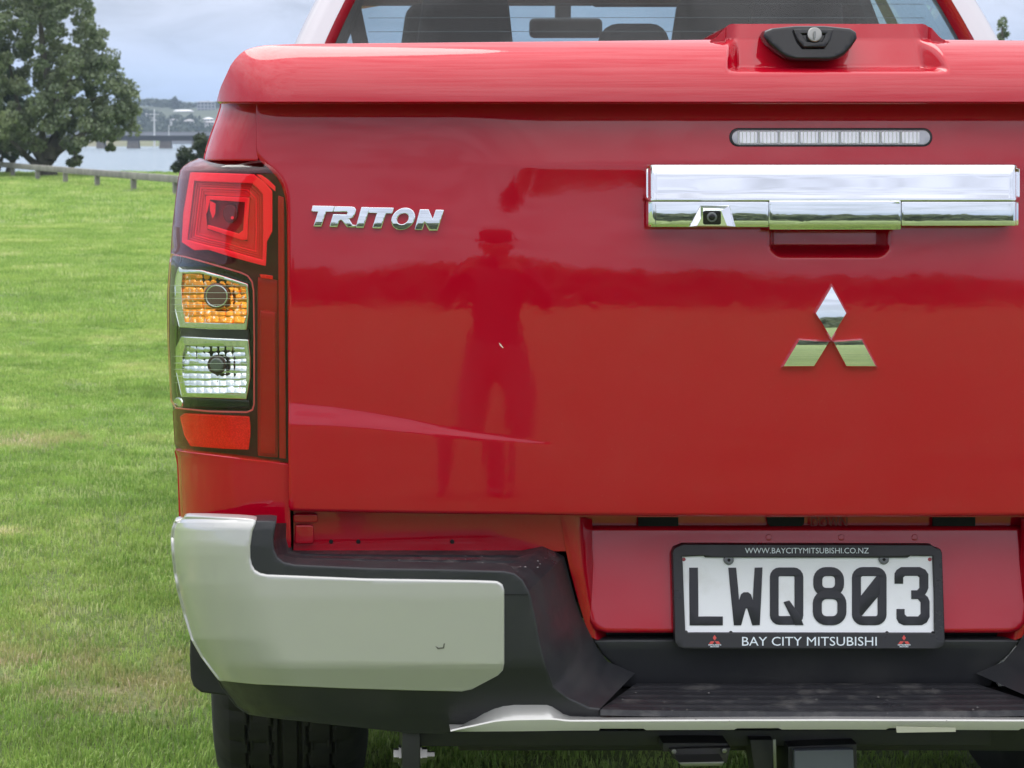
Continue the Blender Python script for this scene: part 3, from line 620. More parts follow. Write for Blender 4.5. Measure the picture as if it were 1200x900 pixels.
prof_mid = table([(120, 12), (137, 11.5), (190, 10.8), (196, 3.0), (199, 1.2), (225, 2.2), (240, 3.2), (262, 5.0), (300, 3.5), (345, 2.1), (470, 1.0), (570, -.6), (600, -3)])
def sq(v): return v * v
def Ytail(px, py, x, z, pocket=True):
    pa = pxx(x); py_ = pyz(z)
    m_ = sm(525, 640, pa)
    y = x * x / (2 * RL) + prof_side(z) * (1 - m_) + prof_mid(z) * m_
    # crease that opens towards the lamp
    tp = interp([(341, 477), (390, 481), (436, 487), (480, 494), (518, 501), (600, 514), (680, 524)], pa); wd = interp([(341, 25), (436, 18.5), (518, 13), (600, 5), (660, 1), (685, 0)], pa)
    if wd > 0: q_ = min(1, max(0, (py_ - tp) / max(wd, 1.5))); y -= math.tan(R(10.5)) * wd / 838 * (q_ * .75 + .25 * q_ * q_ * (3 - 2 * q_))
    if pocket:
        k = sm(901, 913, pa) * sm(303 - 12 * max(0, 1 - (pa - 903) / 14) ** 2, 289, py_) * sm(236, 246, py_)
        y += .030 * k
    return y
# --- tailgate -------------------------------------------------------
LE = [(118, 304.5), (176, 304.5), (183, 306), (188, 310), (193, 316), (199, 322), (207, 329), (217, 334.5), (231, 338.5), (248, 340.5), (300, 341.5), (601, 343)]
def tail_edge(py): return at(interp(LE, py), py, lambda a, b, x, z: Ytail(a, b, x, z, False)).x
rows = []
pys = list(np.arange(108, 602, 2.2)) + [601]
base_u = sorted(set([round(v, 5) for v in np.linspace(0, 1, 190)]))
for py in pys:
    xe = abs(tail_edge(py)); z = zpy(py); r_ = []
    for u in [-v for v in base_u[::-1]] + base_u[1:]:
        x = u * xe; r_.append((x, Ytail(0, 0, x, z), z))
    rows.append(r_)
bm = grid(rows); rim(bm, .006, .03)
tailgate = obj('tailgate', bm, M['red'], T, ang=50)
# black cavity behind the shut lines
bm = bmesh.new(); box(bm, (0, .195, 1.04), (1.62, .10, .58)); box(bm, (0, .23, .70), (1.5, .12, .2)); obj('bed_frame', bm, M['dark'], T, smooth=False)

# --- load bed lid ---------------------------------------------------
LIDB = 119
def lid_top(px):
    b = sm(833, 858, px)
    e = interp([(254, 118), (255.5, 112), (258, 103), (263, 92), (270, 77), (277, 67), (285, 60), (296, 55.5), (312, 53), (345, 51.5), (600, 49), (833, 46.5), (980, 46)], px)
    return e * (1 - b) + 28 * b
lidcols = [254, 254.6, 255.5, 257, 259, 262, 266, 270, 275, 280, 286, 292, 300, 312, 330] + list(range(350, 820, 12)) + list(np.arange(824, 884, 1.6)) + list(range(886, 976, 6)) + [984]
def lid_base(x): return -.034 + x * x / (2 * RL)
rows = []
for px in lidcols:
    pt = lid_top(px); row = []
    for j in range(49):
        s = j / 48; py = LIDB - (LIDB - pt) * (1 - (1 - s) ** 1.25)
        def Yl(px_, py_, x, z, px=px, pt=pt, s=s):
            f = min(1, max(0, (LIDB - py_) / 73.))
            y = lid_base(x) + .018 * f + .085 * (1 - math.sqrt(max(0, 1 - .97 * min(1, f) ** 2.4)))
            c = max(0, 1 - (px - 254) / 75); y += .12 * (1 - math.sqrt(max(0, 1 - .98 * c * c)))
            k = sm(851, 866, px)
            if k > 0:
                fr = lid_base(x) + .018 * f + .085 * (1 - math.sqrt(max(0, 1 - .97 * (34 / 73.) ** 2.4)))
                fw = max(0, 84 - py_) / 838
                pk = fr + .05 * sm(85.5, 78, py_) + fw * .30
                top = y if False else fr + .02 + max(0, (60 - py_)) / 838 * .5
                if py_ < 85.5: y = y * (1 - k) + pk * k
            elif px > 833 and py_ < 50:
                y = lid_base(x) + .018 + .085 * .75
            return y
        row.append(at(px, py, Yl))
    rows.append(row)
bm = grid(rows)
# top sheet running forward to the cab and the underside lip
TT = [r[-1].copy() for r in rows]; zt = .0
fw_rows = []
for k, dy in enumerate([0, .03, .10, .3, .8, 1.45]):
    fw_rows.append([Vector((p.x * (1 - .00 * dy), p.y + dy, p.z - (.002 * k) - (.04 * sm(0, .9, dy) if p.z > 1.437 else .0))) for p in TT])
V = [[bm.verts.new(p) for p in r] for r in fw_rows]
for a, b in zip(V, V[1:]):
    for i in range(len(a) - 1): bm.faces.new((a[i], a[i + 1], b[i + 1], b[i]))
UU = [r[0].copy() for r in rows]
un = [[p.copy() for p in UU], [p + Vector((.004 if p.x < -.8 else 0, .004, -.003)) for p in UU], [p + Vector((.02 if p.x < -.8 else 0, .03, -.003)) for p in UU], [p + Vector((.03 if p.x < -.8 else 0, .09, .0)) for p in UU]]
V = [[bm.verts.new(p) for p in r] for r in un]
for a, b in zip(V, V[1:]):
    for i in range(len(a) - 1): bm.faces.new((a[i], a[i + 1], b[i + 1], b[i]))
# side skirt of the lid
SS = [rows[0][j].copy() for j in (0, 20, 48)]
side = [[Vector((UU[0].x, UU[0].y + d, UU[0].z)) for d in (0, .5, 1.45)], [Vector((TT[3].x, TT[3].y + d, TT[3].z - .0)) for d in (0, .5, 1.45)]]
V = [[bm.verts.new(p) for p in r] for r in side]
for i in range(2): bm.faces.new((V[0][i], V[0][i + 1], V[1][i + 1], V[1][i]))
bmesh.ops.remove_doubles(bm, verts=bm.verts, dist=.0004)
sym(bm, .006)
lid = obj('bed_lid', bm, M['red'], T, ang=40)
Ylh = lambda px, py, x, z: lid_base(x) + .066 + max(0, 84 - py) / 838 * .30 - .028
lh = obj('lid_handle', trace([(899.5, 42), (901, 39), (906, 37.3), (933, 34.6), (967, 34.6), (996, 37.5), (1000, 39.5), (1001, 44), (995, 53), (987.5, 61.5), (980, 65.5), (971, 67.5), (933, 67), (924, 65), (916.7, 60.4), (905, 50)], Ylh, step=6, r=.005, deep=.03), M['gloss'], T)
obj('lock_surround', trace([(931.5, 35.5), (975, 35.5), (972, 46), (967, 54), (942, 54), (936, 46)], lambda *a: Ylh(*a) - .006, holes=[[(937, 38.5), (970, 38.5), (967.5, 45), (964, 50.5), (945, 50.5), (941, 45)]], step=6, r=.002, deep=.006), M['gloss'], lh)
obj('lock_surround', trace([(936, 38), (971, 38), (968, 45), (965, 51), (944, 51), (940, 45)], lambda *a: Ylh(*a) - .002, step=6, r=.001, deep=.003), M['gloss'], lh)
obj('lock_barrel', trace(circ(955, 40.6, 7.4), lambda *a: Ylh(*a) - .009, step=8, r=.0015, deep=.010), M['bolt'], lh)
obj('keyhole', trace(rrect(953.6, 36.5, 956.2, 45, 1.2), lambda *a: Ylh(*a) - .0128, step=20, r=0, deep=.001), M['bulbgrey'], lh)

# --- third brake light -----------------------------------------------
Yb3 = lambda *a: Ytail(*a)
bl = obj('brake_light', trace(rrect(855.5, 150.8, 1092, 171, 9.8), lambda *a: Yb3(*a) - .0012, step=10, r=.001, deep=.004), M['gloss'], T)
bm = trace(rrect(858.5, 153.2, 1089.5, 168.8, 7.6), lambda *a: Yb3(*a) - .0018, step=8, r=.001, deep=.001)
obj('lamp_strip', bm, mat('brake_lamp_clear', (.42, .42, .46), rough=.2, metal=.4, coat=1.), bl)
for k in range(9):
    x0 = 867 + k * 23.8
    obj('lamp_cell', trace(rrect(x0, 154.5, x0 + 20, 167.5, 1.2, 2), lambda *a: Yb3(*a) - .0032, step=6, r=.0008, deep=.002), mat('brake_lamp_cell', (.72, .72, .76), rough=.15, metal=.5), bl)
    for q in range(5):
        obj('lens_rib', trace(rrect(x0 - 2 + q * 4.7, 153.8, x0 - 1.1 + q * 4.7, 168, .3, 1), lambda *a: Yb3(*a) - .0036, step=14, r=0, deep=.001), M['lensline'], bl)

# --- chrome handle bar -----------------------------------------------
HL, HR = 759.5, 1193.5
def Yh(px, py, x, z):
    b = x * x / (2 * 5.0) - .030
    # tilt profile: rolled top edge, sky-facing upper face, break line, rounded lower face
    zz = lambda p: zpy(p)
    pts = [(193, .0045), (195, .0034), (198, .0018), (203, .0), (225, -.0035), (232.5, -.0052), (235, -.0054), (237, -.0050), (241, -.00534), (245, -.00563), (249, -.00586), (253, -.00602), (257, -.00613), (261, -.00620), (263, -.0062), (265, -.0054), (268, -.003)]
    y = b + interp(pts, pyz(z) if False else py)
    for e in ((px - HL), (HR - px)):
        if e < 7: y += .018 * (1 - math.sqrt(max(0, 1 - sq(1 - max(0, e) / 7))))
    return y
def hrows(x0, x1, p0, p1, dz=0, step=6):
    return trace([(x0, p0), (x1, p0), (x1, p1), (x0, p1)], lambda *a: Yh(*a) + dz, step=step, r=.0008, deep=.022)
hb = obj('tailgate_handle', trace(rrect(759, 194.5, 1194, 234.3, 5), Yh, step=4, r=.002, deep=.026), M['chrome'], T, ang=60)
obj('handle_cover', hrows(760.5, 900.3, 237, 265.5, .0015, 3), M['chrome'], hb, ang=60)
obj('pull_lever', hrows(902.3, 1055.2, 236.3, 268.5, -.0015, 3), M['chrome'], hb, ang=60)
obj('handle_cover', hrows(1057.2, 1193, 237, 264, .0015, 3), M['chrome'], hb, ang=60)
bm = bmesh.new()
obj('handle_backing', trace([(762, 197), (1191, 197), (1191, 263), (762, 264)], lambda px, py, x, z: x * x / 10 - .018, step=30, r=0, deep=.02), M['gloss'], hb)
# camera pod
def pod(pts_o, pts_i, yo, yi):
    bm = bmesh.new(); o_ = [bm.verts.new(at(*p, yo)) for p in pts_o]; i_ = [bm.verts.new(at(*p, yi)) for p in pts_i]; n = len(o_)
    for k in range(n): bm.faces.new((o_[k], o_[(k + 1) % n], i_[(k + 1) % n], i_[k]))
    bm.faces.new(i_); bevelbm(bm, .0008, 2, 15); return bm
cp = obj('camera_pod', pod([(808, 265.5), (821, 241), (855, 241), (862, 265.5)], [(817, 264.5), (826, 246.5), (845, 246.5), (852, 264.5)], -.0325, -.044), M['chrome'], hb)
cl_ = obj('camera_window', trace(rrect(824.5, 247.5, 844.5, 262.8, 2), -.0452, step=30, r=.0006, deep=.003), M['gloss'], cp)
bm = trace(circ(834.5, 254.5, 5.2), -.0466, step=30, r=.001, deep=.0015); c2 = obj('camera_ring', bm, M['bulbgrey'], hb)
obj('camera_lens', trace(circ(834.5, 254.5, 3.), -.0474, step=30, r=.001, deep=.001), M['gloss'], hb)

# --- raised chrome lettering and emblem --------------------------------
def curveY(base, mid, half, t0, t1):
    """slightly domed face: tilt runs from t0 at the top row to t1 at the bottom row"""
    def f(px, py, x, z):
        s = (py - mid) / half; h = half / 838
        a0, a1 = R(t0), R(t1)
        return base(px, py, x, z) - h * (s * (a0 + a1) / 2 + (s * s) * (a1 - a0) / 4)
    return f
def lz(pts): return [(340 + x / 5.4545, 220 + y / 5.4545) for x, y in pts]
flatbase = lambda px, py, x, z: Ytail(px, py, x, z, False)
def letter(out, holes=()):
    mid = sum(p[1] for p in out) / len(out)
    ctr = 256 + (out[0][0] - 365) * .02
    def base(px, py, x, z): return x * x / (2 * RL) + prof_side(zpy(ctr)) + (z - zpy(ctr)) * .075 - .0075
    return obj('badge_letter', trace(out, curveY(base, ctr, 13, 2.1, -4.0), holes, step=1.6, r=.0007, deep=.009), M['chrome'], T, ang=50)
letter(lz([(146, 117), (283, 120), (272, 153), (229, 152), (198, 247), (152, 246), (182, 152), (138, 150)]))
letter(lz([(290, 121), (395, 123), (412, 128), (419, 142), (412, 170), (398, 190), (374, 199), (398, 240), (419, 240), (414, 251), (366, 251), (331, 206), (316, 206), (300, 250), (254, 249), (277, 172), (362, 174), (370, 164), (366, 153), (280, 151)]))
letter(lz([(458, 126), (507, 127), (468, 256), (422, 254)]))
letter(lz([(512, 128), (661, 130), (650, 163), (612, 162), (580, 259), (528, 257), (558, 161), (502, 159)]))
def skew(pts, k=-.22, cy=198): return [(x + (y - cy) * k, y) for x, y in pts]
letter(lz(skew(circ(723, 199, 72, 69, 30))), [lz(skew(circ(721, 199, 39, 38, 24)))])
letter(lz([(832, 140), (884, 141), (912, 207), (933, 143), (981, 144), (940, 273), (890, 272), (860, 213), (843, 269), (799, 267)]))
def ez(pts): return [(880 + x / 6.6667, 320 + y / 6.6667) for x, y in pts]
emb = None
def diamond(pts, t0, t1):
    P = ez(pts); c = (sum(p[0] for p in P) / 4, sum(p[1] for p in P) / 4); mid = c[1]; half = (max(p[1] for p in P) - min(p[1] for p in P)) / 2
    base = lambda px, py, x, z: x * x / (2 * RL) + prof_side(zpy(mid)) + (z - zpy(mid)) * .03 - .0095
    f = curveY(base, mid, half, t0, t1)
    inner = [(c[0] + (p[0] - c[0]) * .90, c[1] + (p[1] - c[1]) * .90) for p in P]
    bm = trace(inner, f, step=2.5, r=0, deep=0)
    # facetted edge all round
    bo = [bm.verts.new(at(*p, lambda *a: f(*a) + .004)) for p in P]; bb = [bm.verts.new(v.co + Vector((0, .008, 0))) for v in bo]
    bi = [bm.verts.new(at(*p, f)) for p in inner]
    for k in range(4):
        bm.faces.new((bo[k], bo[(k + 1) % 4], bi[(k + 1) % 4], bi[k])); bm.faces.new((bb[k], bb[(k + 1) % 4], bo[(k + 1) % 4], bo[k]))
    return obj('emblem_diamond', bm, M['chrome'], T, ang=12)
diamond([(632, 85), (757, 315), (628, 530), (495, 315)], 5.0, -.9)
diamond([(372, 512), (628, 530), (500, 737), (237, 738)], 2.2, -5)
diamond([(630, 530), (872, 512), (992, 738), (740, 737)], 2.2, -5)

# --- rear quarter (left traced, right mirrored) ------------------------
SIL = [(118, 259), (126, 258.5), (140, 254), (150, 250), (165, 245), (178, 241), (186, 239.5)]
def Yq_up(px, py, x, z):
    l = interp(SIL, py); d = max(0, min(1, 1 - (px - l) / 44)); return x * x / (2 * RL) + prof_side(z) + .003 + .10 * (1 - math.sqrt(max(0, 1 - .985 * d * d)))
A = [(interp(SIL, p), p) for p in (112, 126, 140, 155, 170, 180, 186.5)]
B = [(301.5, p) for p in (112, 126, 140, 155, 170, 180, 187.5)]
bm = ruled(A, B, 4, 26, Yq_up, r=.0015, deep=.06, ease=lambda t: t * t * (1.6 - .6 * t) if False else t ** 1.6)
qu = obj('bed_corner_panel', bm, M['red'], T); mirrored(qu)
SIL2 = [(528, 205), (535, 207.5), (545, 208.5), (570, 209.5), (600, 211), (640, 212)]
def Yq_lo(px, py, x, z):
    l = interp(SIL2, py); d = max(0, min(1, 1 - (px - l) / 80)); return x * x / (2 * RL) + .004 + .15 * (1 - math.sqrt(max(0, 1 - .985 * d * d)))
A = [(205.5, 529), (207, 536), (208.5, 545), (209.5, 570), (210.5, 600), (212, 640)]
B = [(338, 544.5), (338, 550), (338, 557), (338.5, 575), (339, 605), (340, 641)]
ql = obj('bed_corner_panel', ruled(A, B, 4, 26, Yq_lo, r=.0015, deep=.06, ease=lambda t: t ** 1.6), M['red'], T); mirrored(ql)

# --- tail lamp ---------------------------------------------------------
SILL = [(186, 232), (190, 223), (195, 215.5), (200, 211.5), (210, 209), (235, 206), (265, 202.5), (296, 200), (310, 198), (343, 196), (380, 196), (430, 198), (470, 202), (500, 204), (520, 205), (536, 208)]
def Ylamp(px, py, x, z, off=0.):
    l = interp(SILL, py) - 1; d = max(0, min(1, 1 - (px - l) / 92)); e = max(0, min(1, 1 - (py - 185.5) / 16))
    return x * x / (2 * RL) + .002 + off + .15 * (1 - math.sqrt(max(0, 1 - .985 * d * d))) + .035 * (1 - math.sqrt(max(0, 1 - .95 * e * e))) * (1 if px < 345 else 0)
OUT = [(239, 187.3), (270, 186.5), (301, 188), (311, 191), (319, 196), (327, 204), (333, 214), (336.5, 228), (338, 248), (338.6, 300), (339, 420), (339, 542)]
lamp = empty('tail_lamp'); lamp.parent = T
def lampobj(name, poly, off, m, holes=(), step=5, r=.0006, deep=.003, parent=lamp, ang=35):
    return obj(name, trace(poly, lambda a, b, c, d: Ylamp(a, b, c, d, off), holes, step=step, r=r, deep=deep), m, parent, ang=ang)
lensA = [(SILL[i][1], SILL[i][0]) for i in range(len(SILL))]
full = OUT + [(300, 541), (260, 539), (225, 536)] + [(x, y) for x, y in lensA[::-1]]
win = [(200.3, 297), (218, 300.5), (250, 309.5), (283, 319), (291, 323), (296, 330), (297.8, 340), (298.6, 400), (298.4, 474), (296.5, 481), (289.5, 484), (245, 483), (206, 479)]
lampobj('lamp_housing', full, .030, M['lamp_back'], step=6, r=0, deep=.02)
# red outer lens: top + right bar + bottom, with the clear window cut out on its outer side
redtop = OUT + [(300, 541), (260, 539), (225, 536)] + [(205, 520), (204, 500), (203, 482), (206, 479), (245, 483), (289.5, 484), (296.5, 481), (298.4, 474), (298.6, 400), (297.8, 340), (296, 330), (291, 323), (283, 319), (250, 309.5), (218, 300.5), (200.3, 297)] + [(x, y) for x, y in lensA[::-1] if y < 296]
lampobj('red_lens', redtop, 0, M['redlens'], step=5, r=.0008, deep=.02)
clr = [(200.3, 298)] + win[1:] + [(202.5, 476), (200, 455), (198, 430), (196.6, 400), (196, 380), (196, 343), (198, 312)]
lampobj('clear_lens', clr, .0004, M['clearlens'], step=5, r=.0005, deep=.016)
lampobj('lens_border', win + [(200, 470), (196.5, 400), (196.5, 343), (199, 305)], -.0006, mat('lens_border_red', (.45, .06, .06), rough=.1, coat=1.), holes=[[(201.6, 299), (218, 302), (250, 311), (282, 320.3), (290, 324), (294.7, 331), (296.5, 341), (297.3, 400), (297.1, 473.5), (295.4, 479.6), (289, 482.4), (245, 481.4), (206, 477.5), (201.5, 469), (198, 400), (198, 343), (200.5, 305)]], step=10, r=.0002, deep=.001)
# light guides and stepped reflector behind the red lens
ring_o = [(223.5, 203), (297.3, 205.2), (309, 214), (318.3, 224.2), (318.3, 271), (312, 283), (310.8, 311), (286, 304.5), (262, 297.5), (244.4, 292), (228, 292.5), (213.8, 283.3), (215.7, 249)]
ring_i = [(227.3, 211.5), (218.8, 281.8), (242.9, 288.5), (262, 292.5), (286, 299.5), (308.6, 305.6), (309.3, 270), (309, 227.3), (302.5, 220), (295.8, 214.1)]
lampobj('light_guide', ring_o, .010, M['guide'], holes=[ring_i], step=6, r=.0012, deep=.012)
lampobj('light_guide', [(301, 204.6), (306, 205.6), (314, 211), (322.2, 218.8), (322.4, 223.8), (314, 216.5)], .010, M['guide'], step=6, r=.0008, deep=.01)
lampobj('stepped_reflector', ring_i, .020, M['redmid'], holes=[[(240, 228), (243, 269), (290, 283), (293.5, 231)]], step=5, r=0, deep=.006)
def frame_(k, off):
    c = (267, 254); P = [(c[0] + (x - c[0]) * k, c[1] + (y - c[1]) * k) for x, y in ring_i]; Q = [(c[0] + (x - c[0]) * (k - .018), c[1] + (y - c[1]) * (k - .018)) for x, y in ring_i]
    lampobj('reflector_step', P, off, M['guide'] if k in (.80,) else M['redmid'], holes=[Q], step=8, r=.0004, deep=.004)
for k, off in ((.93, .0165), (.87, .017), (.80, .0175), (.73, .018)): frame_(k, off)
lampobj('light_guide', [(241.5, 229.7), (292.2, 232.2), (290.5, 256), (289.3, 280.5), (284, 281), (243.7, 267.6), (243.7, 264), (280, 274.5), (285.5, 270), (287.5, 236.5), (246, 233.5), (242, 250)], .012, M['guide'], step=5, r=.0008, deep=.008)
lampobj('light_guide', [(246, 235.5), (252.5, 239), (252, 250), (249.5, 256), (246.5, 247)], .014, M['guide'], step=5, r=.0005, deep=.006)
lampobj('lamp_recess', [(240, 228), (293.5, 231), (290, 283), (243, 269)], .026, mat('lamp_recess_red', (.28, .03, .045), rough=.3), step=5, r=0, deep=.004)
lampobj('bulb', circ(270, 250, 6.5, 9), .019, M['bulb'], step=5, r=.003, deep=.008)
lampobj('bulb_tip', circ(272.3, 255.3, 1.5), .0165, M['guide'], step=5, r=.0005, deep=.002)
# right hand bar
lampobj('dark_red_bar', [(303.5, 326), (324, 330), (324.5, 535), (303.5, 533)], .016, M['reddark'], step=8, r=.002, deep=.01)
lampobj('light_guide', [(307, 366), (321, 368), (321.5, 531), (306.5, 530)], .010, M['reddark'], step=8, r=.003, deep=.01)
lampobj('light_guide', [(304.5, 321.5), (319.5, 323.5), (319.5, 327.5), (306, 325.5)], .011, M['reflector'], step=8, r=.0005, deep=.003)
lampobj('lamp_frame', [(326.5, 230), (332, 232), (334.5, 537), (328, 536.5)], .008, M['reddark'], step=10, r=.001, deep=.01)
# bottom reflector
lampobj('red_reflector', [(212, 489), (217, 486), (291.3, 489.6), (292.4, 500), (292.2, 511), (290.4, 526), (262, 525), (223.8, 522), (217, 510)], .011, M['reflector'], step=4, r=.0015, deep=.01)
# black bezel inside the clear window
lampobj('lamp_bezel', [(212, 300), (250, 311), (283, 321), (293, 326), (296, 333), (297, 400), (296.5, 474), (293, 480.5), (245, 480), (208, 477), (204.5, 440), (204.5, 330)], .027, M['gloss'], step=6, r=0, deep=.003)
_fr = random.Random(5); _ft = {}
def facets(outline, off, m, name, amp, nx=9, ny=7):
    """faceted reflector: a grid of small convex cells"""
    xs = [p[0] for p in outline]; ys = [p[1] for p in outline]; cw = (max(xs) - min(xs)) / nx; ch = (max(ys) - min(ys)) / ny
    def f(px, py, x, z):
        u = ((px - min(xs)) / cw) % 1 - .5; v = ((py - min(ys)) / ch) % 1 - .5
        cx_, cy_ = 253, (min(ys) + max(ys)) / 2 + 2
        bowl = -.0035 * (((px - cx_) / 38) ** 2 + ((py - cy_) / 30) ** 2)
        key = (name, int((px - min(xs)) / cw), int((py - min(ys)) / ch))
        if key not in _ft: _ft[key] = (_fr.uniform(-1, 1), _fr.uniform(-.4, 1))
        a_, b_ = _ft[key]
        bowl += ((min(ys) + max(ys)) / 2 - py) / 838 * .17
        return Ylamp(px, py, x, z, off) + amp * 1.3 * (u * a_ - v * b_) + amp * 16 * (u ** 4 * 1.3 + v ** 4 * 1.0) + amp * u * u + bowl * 1.5
    return obj(name, trace(outline, f, step=1.15, r=0, deep=.004), m, lamp, ang=80)
def bezel(o_, i_, off):
    lampobj('chrome_bezel', o_, off, M['chrome'], holes=[i_], step=5, r=.0015, deep=.012)
amb = [(213.5, 319.5), (234, 319.3), (262, 326.5), (288.8, 335), (290.2, 350), (289.8, 366.7), (285.3, 379.5), (216.7, 377.7), (213, 356), (212, 337.3)]
bezel([(209.8, 314), (214, 317), (236, 317.6), (264, 325.2), (289.8, 333.6), (291, 350), (290.6, 367.5), (288.5, 385.5), (245, 385), (210.5, 382.7), (206, 364), (205.5, 334.7), (207, 323)], amb, .014)
facets(amb, .023, M['amber'], 'amber_reflector', .0016)
lampobj('bulb', circ(253.7, 347, 12), .012, M['bulb'], step=5, r=.004, deep=.008)
lampobj('bulb_ring', circ(253.7, 347, 12.9), .0115, M['facet'], holes=[circ(253.7, 347, 12.)], step=20, r=.0002, deep=.001)
rev = [(216.7, 404), (286.9, 405.6), (290.2, 425.6), (289.2, 446), (286.9, 462), (218.4, 460.4), (213.2, 436), (213.2, 418)]
bezel([(213, 395.5), (290.6, 399), (292.6, 420), (292.4, 443), (288.2, 467), (213, 464.3), (207, 436), (207, 407.8)], rev, .014)
facets(rev, .023, M['facet'], 'clear_reflector', .0018)
lampobj('bulb_ring', circ(254, 427.7, 9.6), .0125, M['lamp_back'], step=5, r=.002, deep=.008)
lampobj('bulb', circ(254, 427.7, 6), .009, M['bulbgrey'], step=5, r=.003, deep=.005)
for y_ in (334.5, 342.7, 349.6, 356.8, 365): lampobj('lens_flute', [(199, y_ - .3), (289.5, y_ + .4), (289.5, y_ + .75), (199, y_ + .1)], .0015, M['lensline'], step=10, r=0, deep=.0005)
for y_ in (417.7, 425.6, 433, 440.8, 448.6): lampobj('lens_flute', [(199, y_ - .3), (290, y_ + .4), (290, y_ + .75), (199, y_ + .1)], .0015, M['lensline'], step=10, r=0, deep=.0005)
lampobj('lamp_bezel', [(214, 384.6), (290, 387.6), (291, 398), (212, 394.3)], .018, M['black'], step=10, r=.002, deep=.01)
lampobj('lamp_bezel', [(212, 467.3), (291, 470), (292, 477.5), (212, 476)], .016, M['gloss'], step=10, r=.002, deep=.01)
lampobj('lens_peg', circ(209.5, 472.5, 4), .010, M['facet'], step=5, r=.003, deep=.01)
mirrored(lamp) if False else None
def mirror_tree(o):
    c = bpy.data.objects.new(o.name, None); COL.objects.link(c); c.parent = o.parent
    for ch in [q for q in bpy.data.objects if q.parent == o]: mirrored(ch, c)
    return c
mirror_tree(lamp)

# --- lower body panel behind the number plate ---------------------------
ZP0 = at(948, 700, .088).z
def Ypl(px, py, x, z): return .088 + (z - ZP0) * math.tan(R(14))
lp = empty('rear_body_panel'); lp.parent = T
bm = trace([(344, 596), (990, 596), (990, 606), (690, 606), (657, 606), (661, 622), (669, 646), (344, 646)], .075, step=40, r=0, deep=.01); sym(bm, .02); obj('sill_panel', bm, M['red'], lp)
bm = trace([(650, 600), (990, 600), (990, 622.5), (655, 622.5)], lambda px, py, x, z: Ypl(px, 622, x, z) + .018 - .0004 * (622 - py), step=30, r=0, deep=.005); sym(bm, .02); obj('upper_ledge', bm, M['red'], lp)
pn = trace([(691, 622), (990, 622), (990, 738), (712, 738), (701, 735), (695, 727), (692, 715), (689, 680), (687, 650)], Ypl, step=12, r=.006, deep=.03); sym(pn, .02); obj('plate_recess', pn, M['red'], lp, ang=50)
bm = ruled3([at(656, 600, .073), at(662, 640, .073), at(668, 668, .073), at(678, 705, .08), at(690, 745, .085)], [at(694, 608, .105), at(694, 640, .10), at(696, 668, .10), at(702, 705, .11), at(712, 752, .12)], 6, 8, disp=lambda s, t, q: Vector((0, -.012 * math.sin(math.pi * t), 0)))
o = obj('recess_wall', bm, M['red'], lp); mirrored(o)
bm = trace([(690, 735), (1000, 735), (1000, 760), (690, 760)], .125, step=60, r=0, deep=.01); sym(bm, .03); obj('shadow_gap', bm, M['dark'], lp)
bm = grid([[at(x, y, .095) for x in (650, 800, 985)] for y in (600, 620)]); 
for (a, b, c, d) in ((748, 604, 795, 625.5), (1093, 604, 1143, 622.5)):
    obj('slot', trace(rrect(a, b, c, d, 2, 2), lambda px, py, x, z: Ypl(px, 622, x, z) + .004, step=40, r=0, deep=.003), M['dark'], lp)
obj('slot', trace([(898, 603), (943, 603), (942, 614), (936, 619.5), (906, 619.5), (900, 614)], lambda px, py, x, z: Ypl(px, 622, x, z) + .004, step=40, r=0, deep=.003), M['dark'], lp)
obj('stamped_letter', textbm('DOWN', (950, 605.5, 993, 617.5), lambda px, py, x, z: Ypl(px, 622, x, z) + .005, lift=.001, bold=.02), mat('red_shadow_stamp', (.20, .004, .008), rough=.4), lp)
for cx_ in (901, 986, 1072):
    obj('dimple', trace(circ(cx_, 630, 3.2, n=12), lambda *a: Ypl(*a) - .0008, step=10, r=.0008, deep=.001), M['red'], lp)
# hinge detail at the bed corner
obj('tailgate_hinge', trace(rrect(347, 617, 366, 636, 2), .066, step=10, r=.002, deep=.01), M['red'], lp)
obj('tailgate_hinge', trace(rrect(345, 604, 371, 611, 2), .064, step=10, r=.002, deep=.01), M['red'], lp)
for cx_ in (388, 420, 530): obj('weld_dot', trace(circ(cx_, 635, 1.7, n=10), .072, step=10, r=.001, deep=.003), M['dark'], lp)

# --- number plate --------------------------------------------------------
plate = empty('number_plate'); plate.parent = T
def zz_(pts): return [(780 + x / 3.5294, 630 + y / 3.5294) for x, y in pts]
Yf = lambda px, py, x, z: Ypl(px, py, x, z) - .016
Yw = lambda px, py, x, z: Ypl(px, py, x, z) - .0105
fo = zz_([(60, 38), (72, 32), (1098, 34), (1112, 45), (1134, 52), (1140, 64), (1152, 430), (1147, 448), (1130, 458), (80, 458), (55, 450), (43, 432), (33, 62), (40, 46)])
fi = zz_([(66, 76), (158, 72), (166, 79), (1000, 80), (1012, 72), (1110, 74), (1116, 240), (1117, 400), (92, 399), (78, 388), (72, 240)])
obj('plate_frame', trace(fo, Yf, [fi], step=12, r=.0015, deep=.014), M['frame'], plate)
obj('plate_base', trace(zz_([(62, 68), (1118, 68), (1124, 404), (70, 404)]), Yw, step=40, r=0, deep=.002), M['plate'], plate)
def glyph(name, poly, hole=None, lift=0.):
    obj(name, trace(zz_(poly), lambda *a: Yw(*a) - .0016 - lift, [zz_(hole)] if hole else (), step=30, r=.0005, deep=.0016), M['ink'], plate)
def soft(pts, r=10):
    """round the corners of a stroke path"""
    out = [pts[0]]
    for a, b, c in zip(pts, pts[1:], pts[2:]):
        a, b, c = Vector(a), Vector(b), Vector(c); p = b + (a - b).normalized() * r; q = b + (c - b).normalized() * r
        for k in range(5):
            t = k / 4; out.append(tuple(p.lerp(b, t).lerp(b.lerp(q, t), t)))
    return out + [pts[-1]]
WD = 34
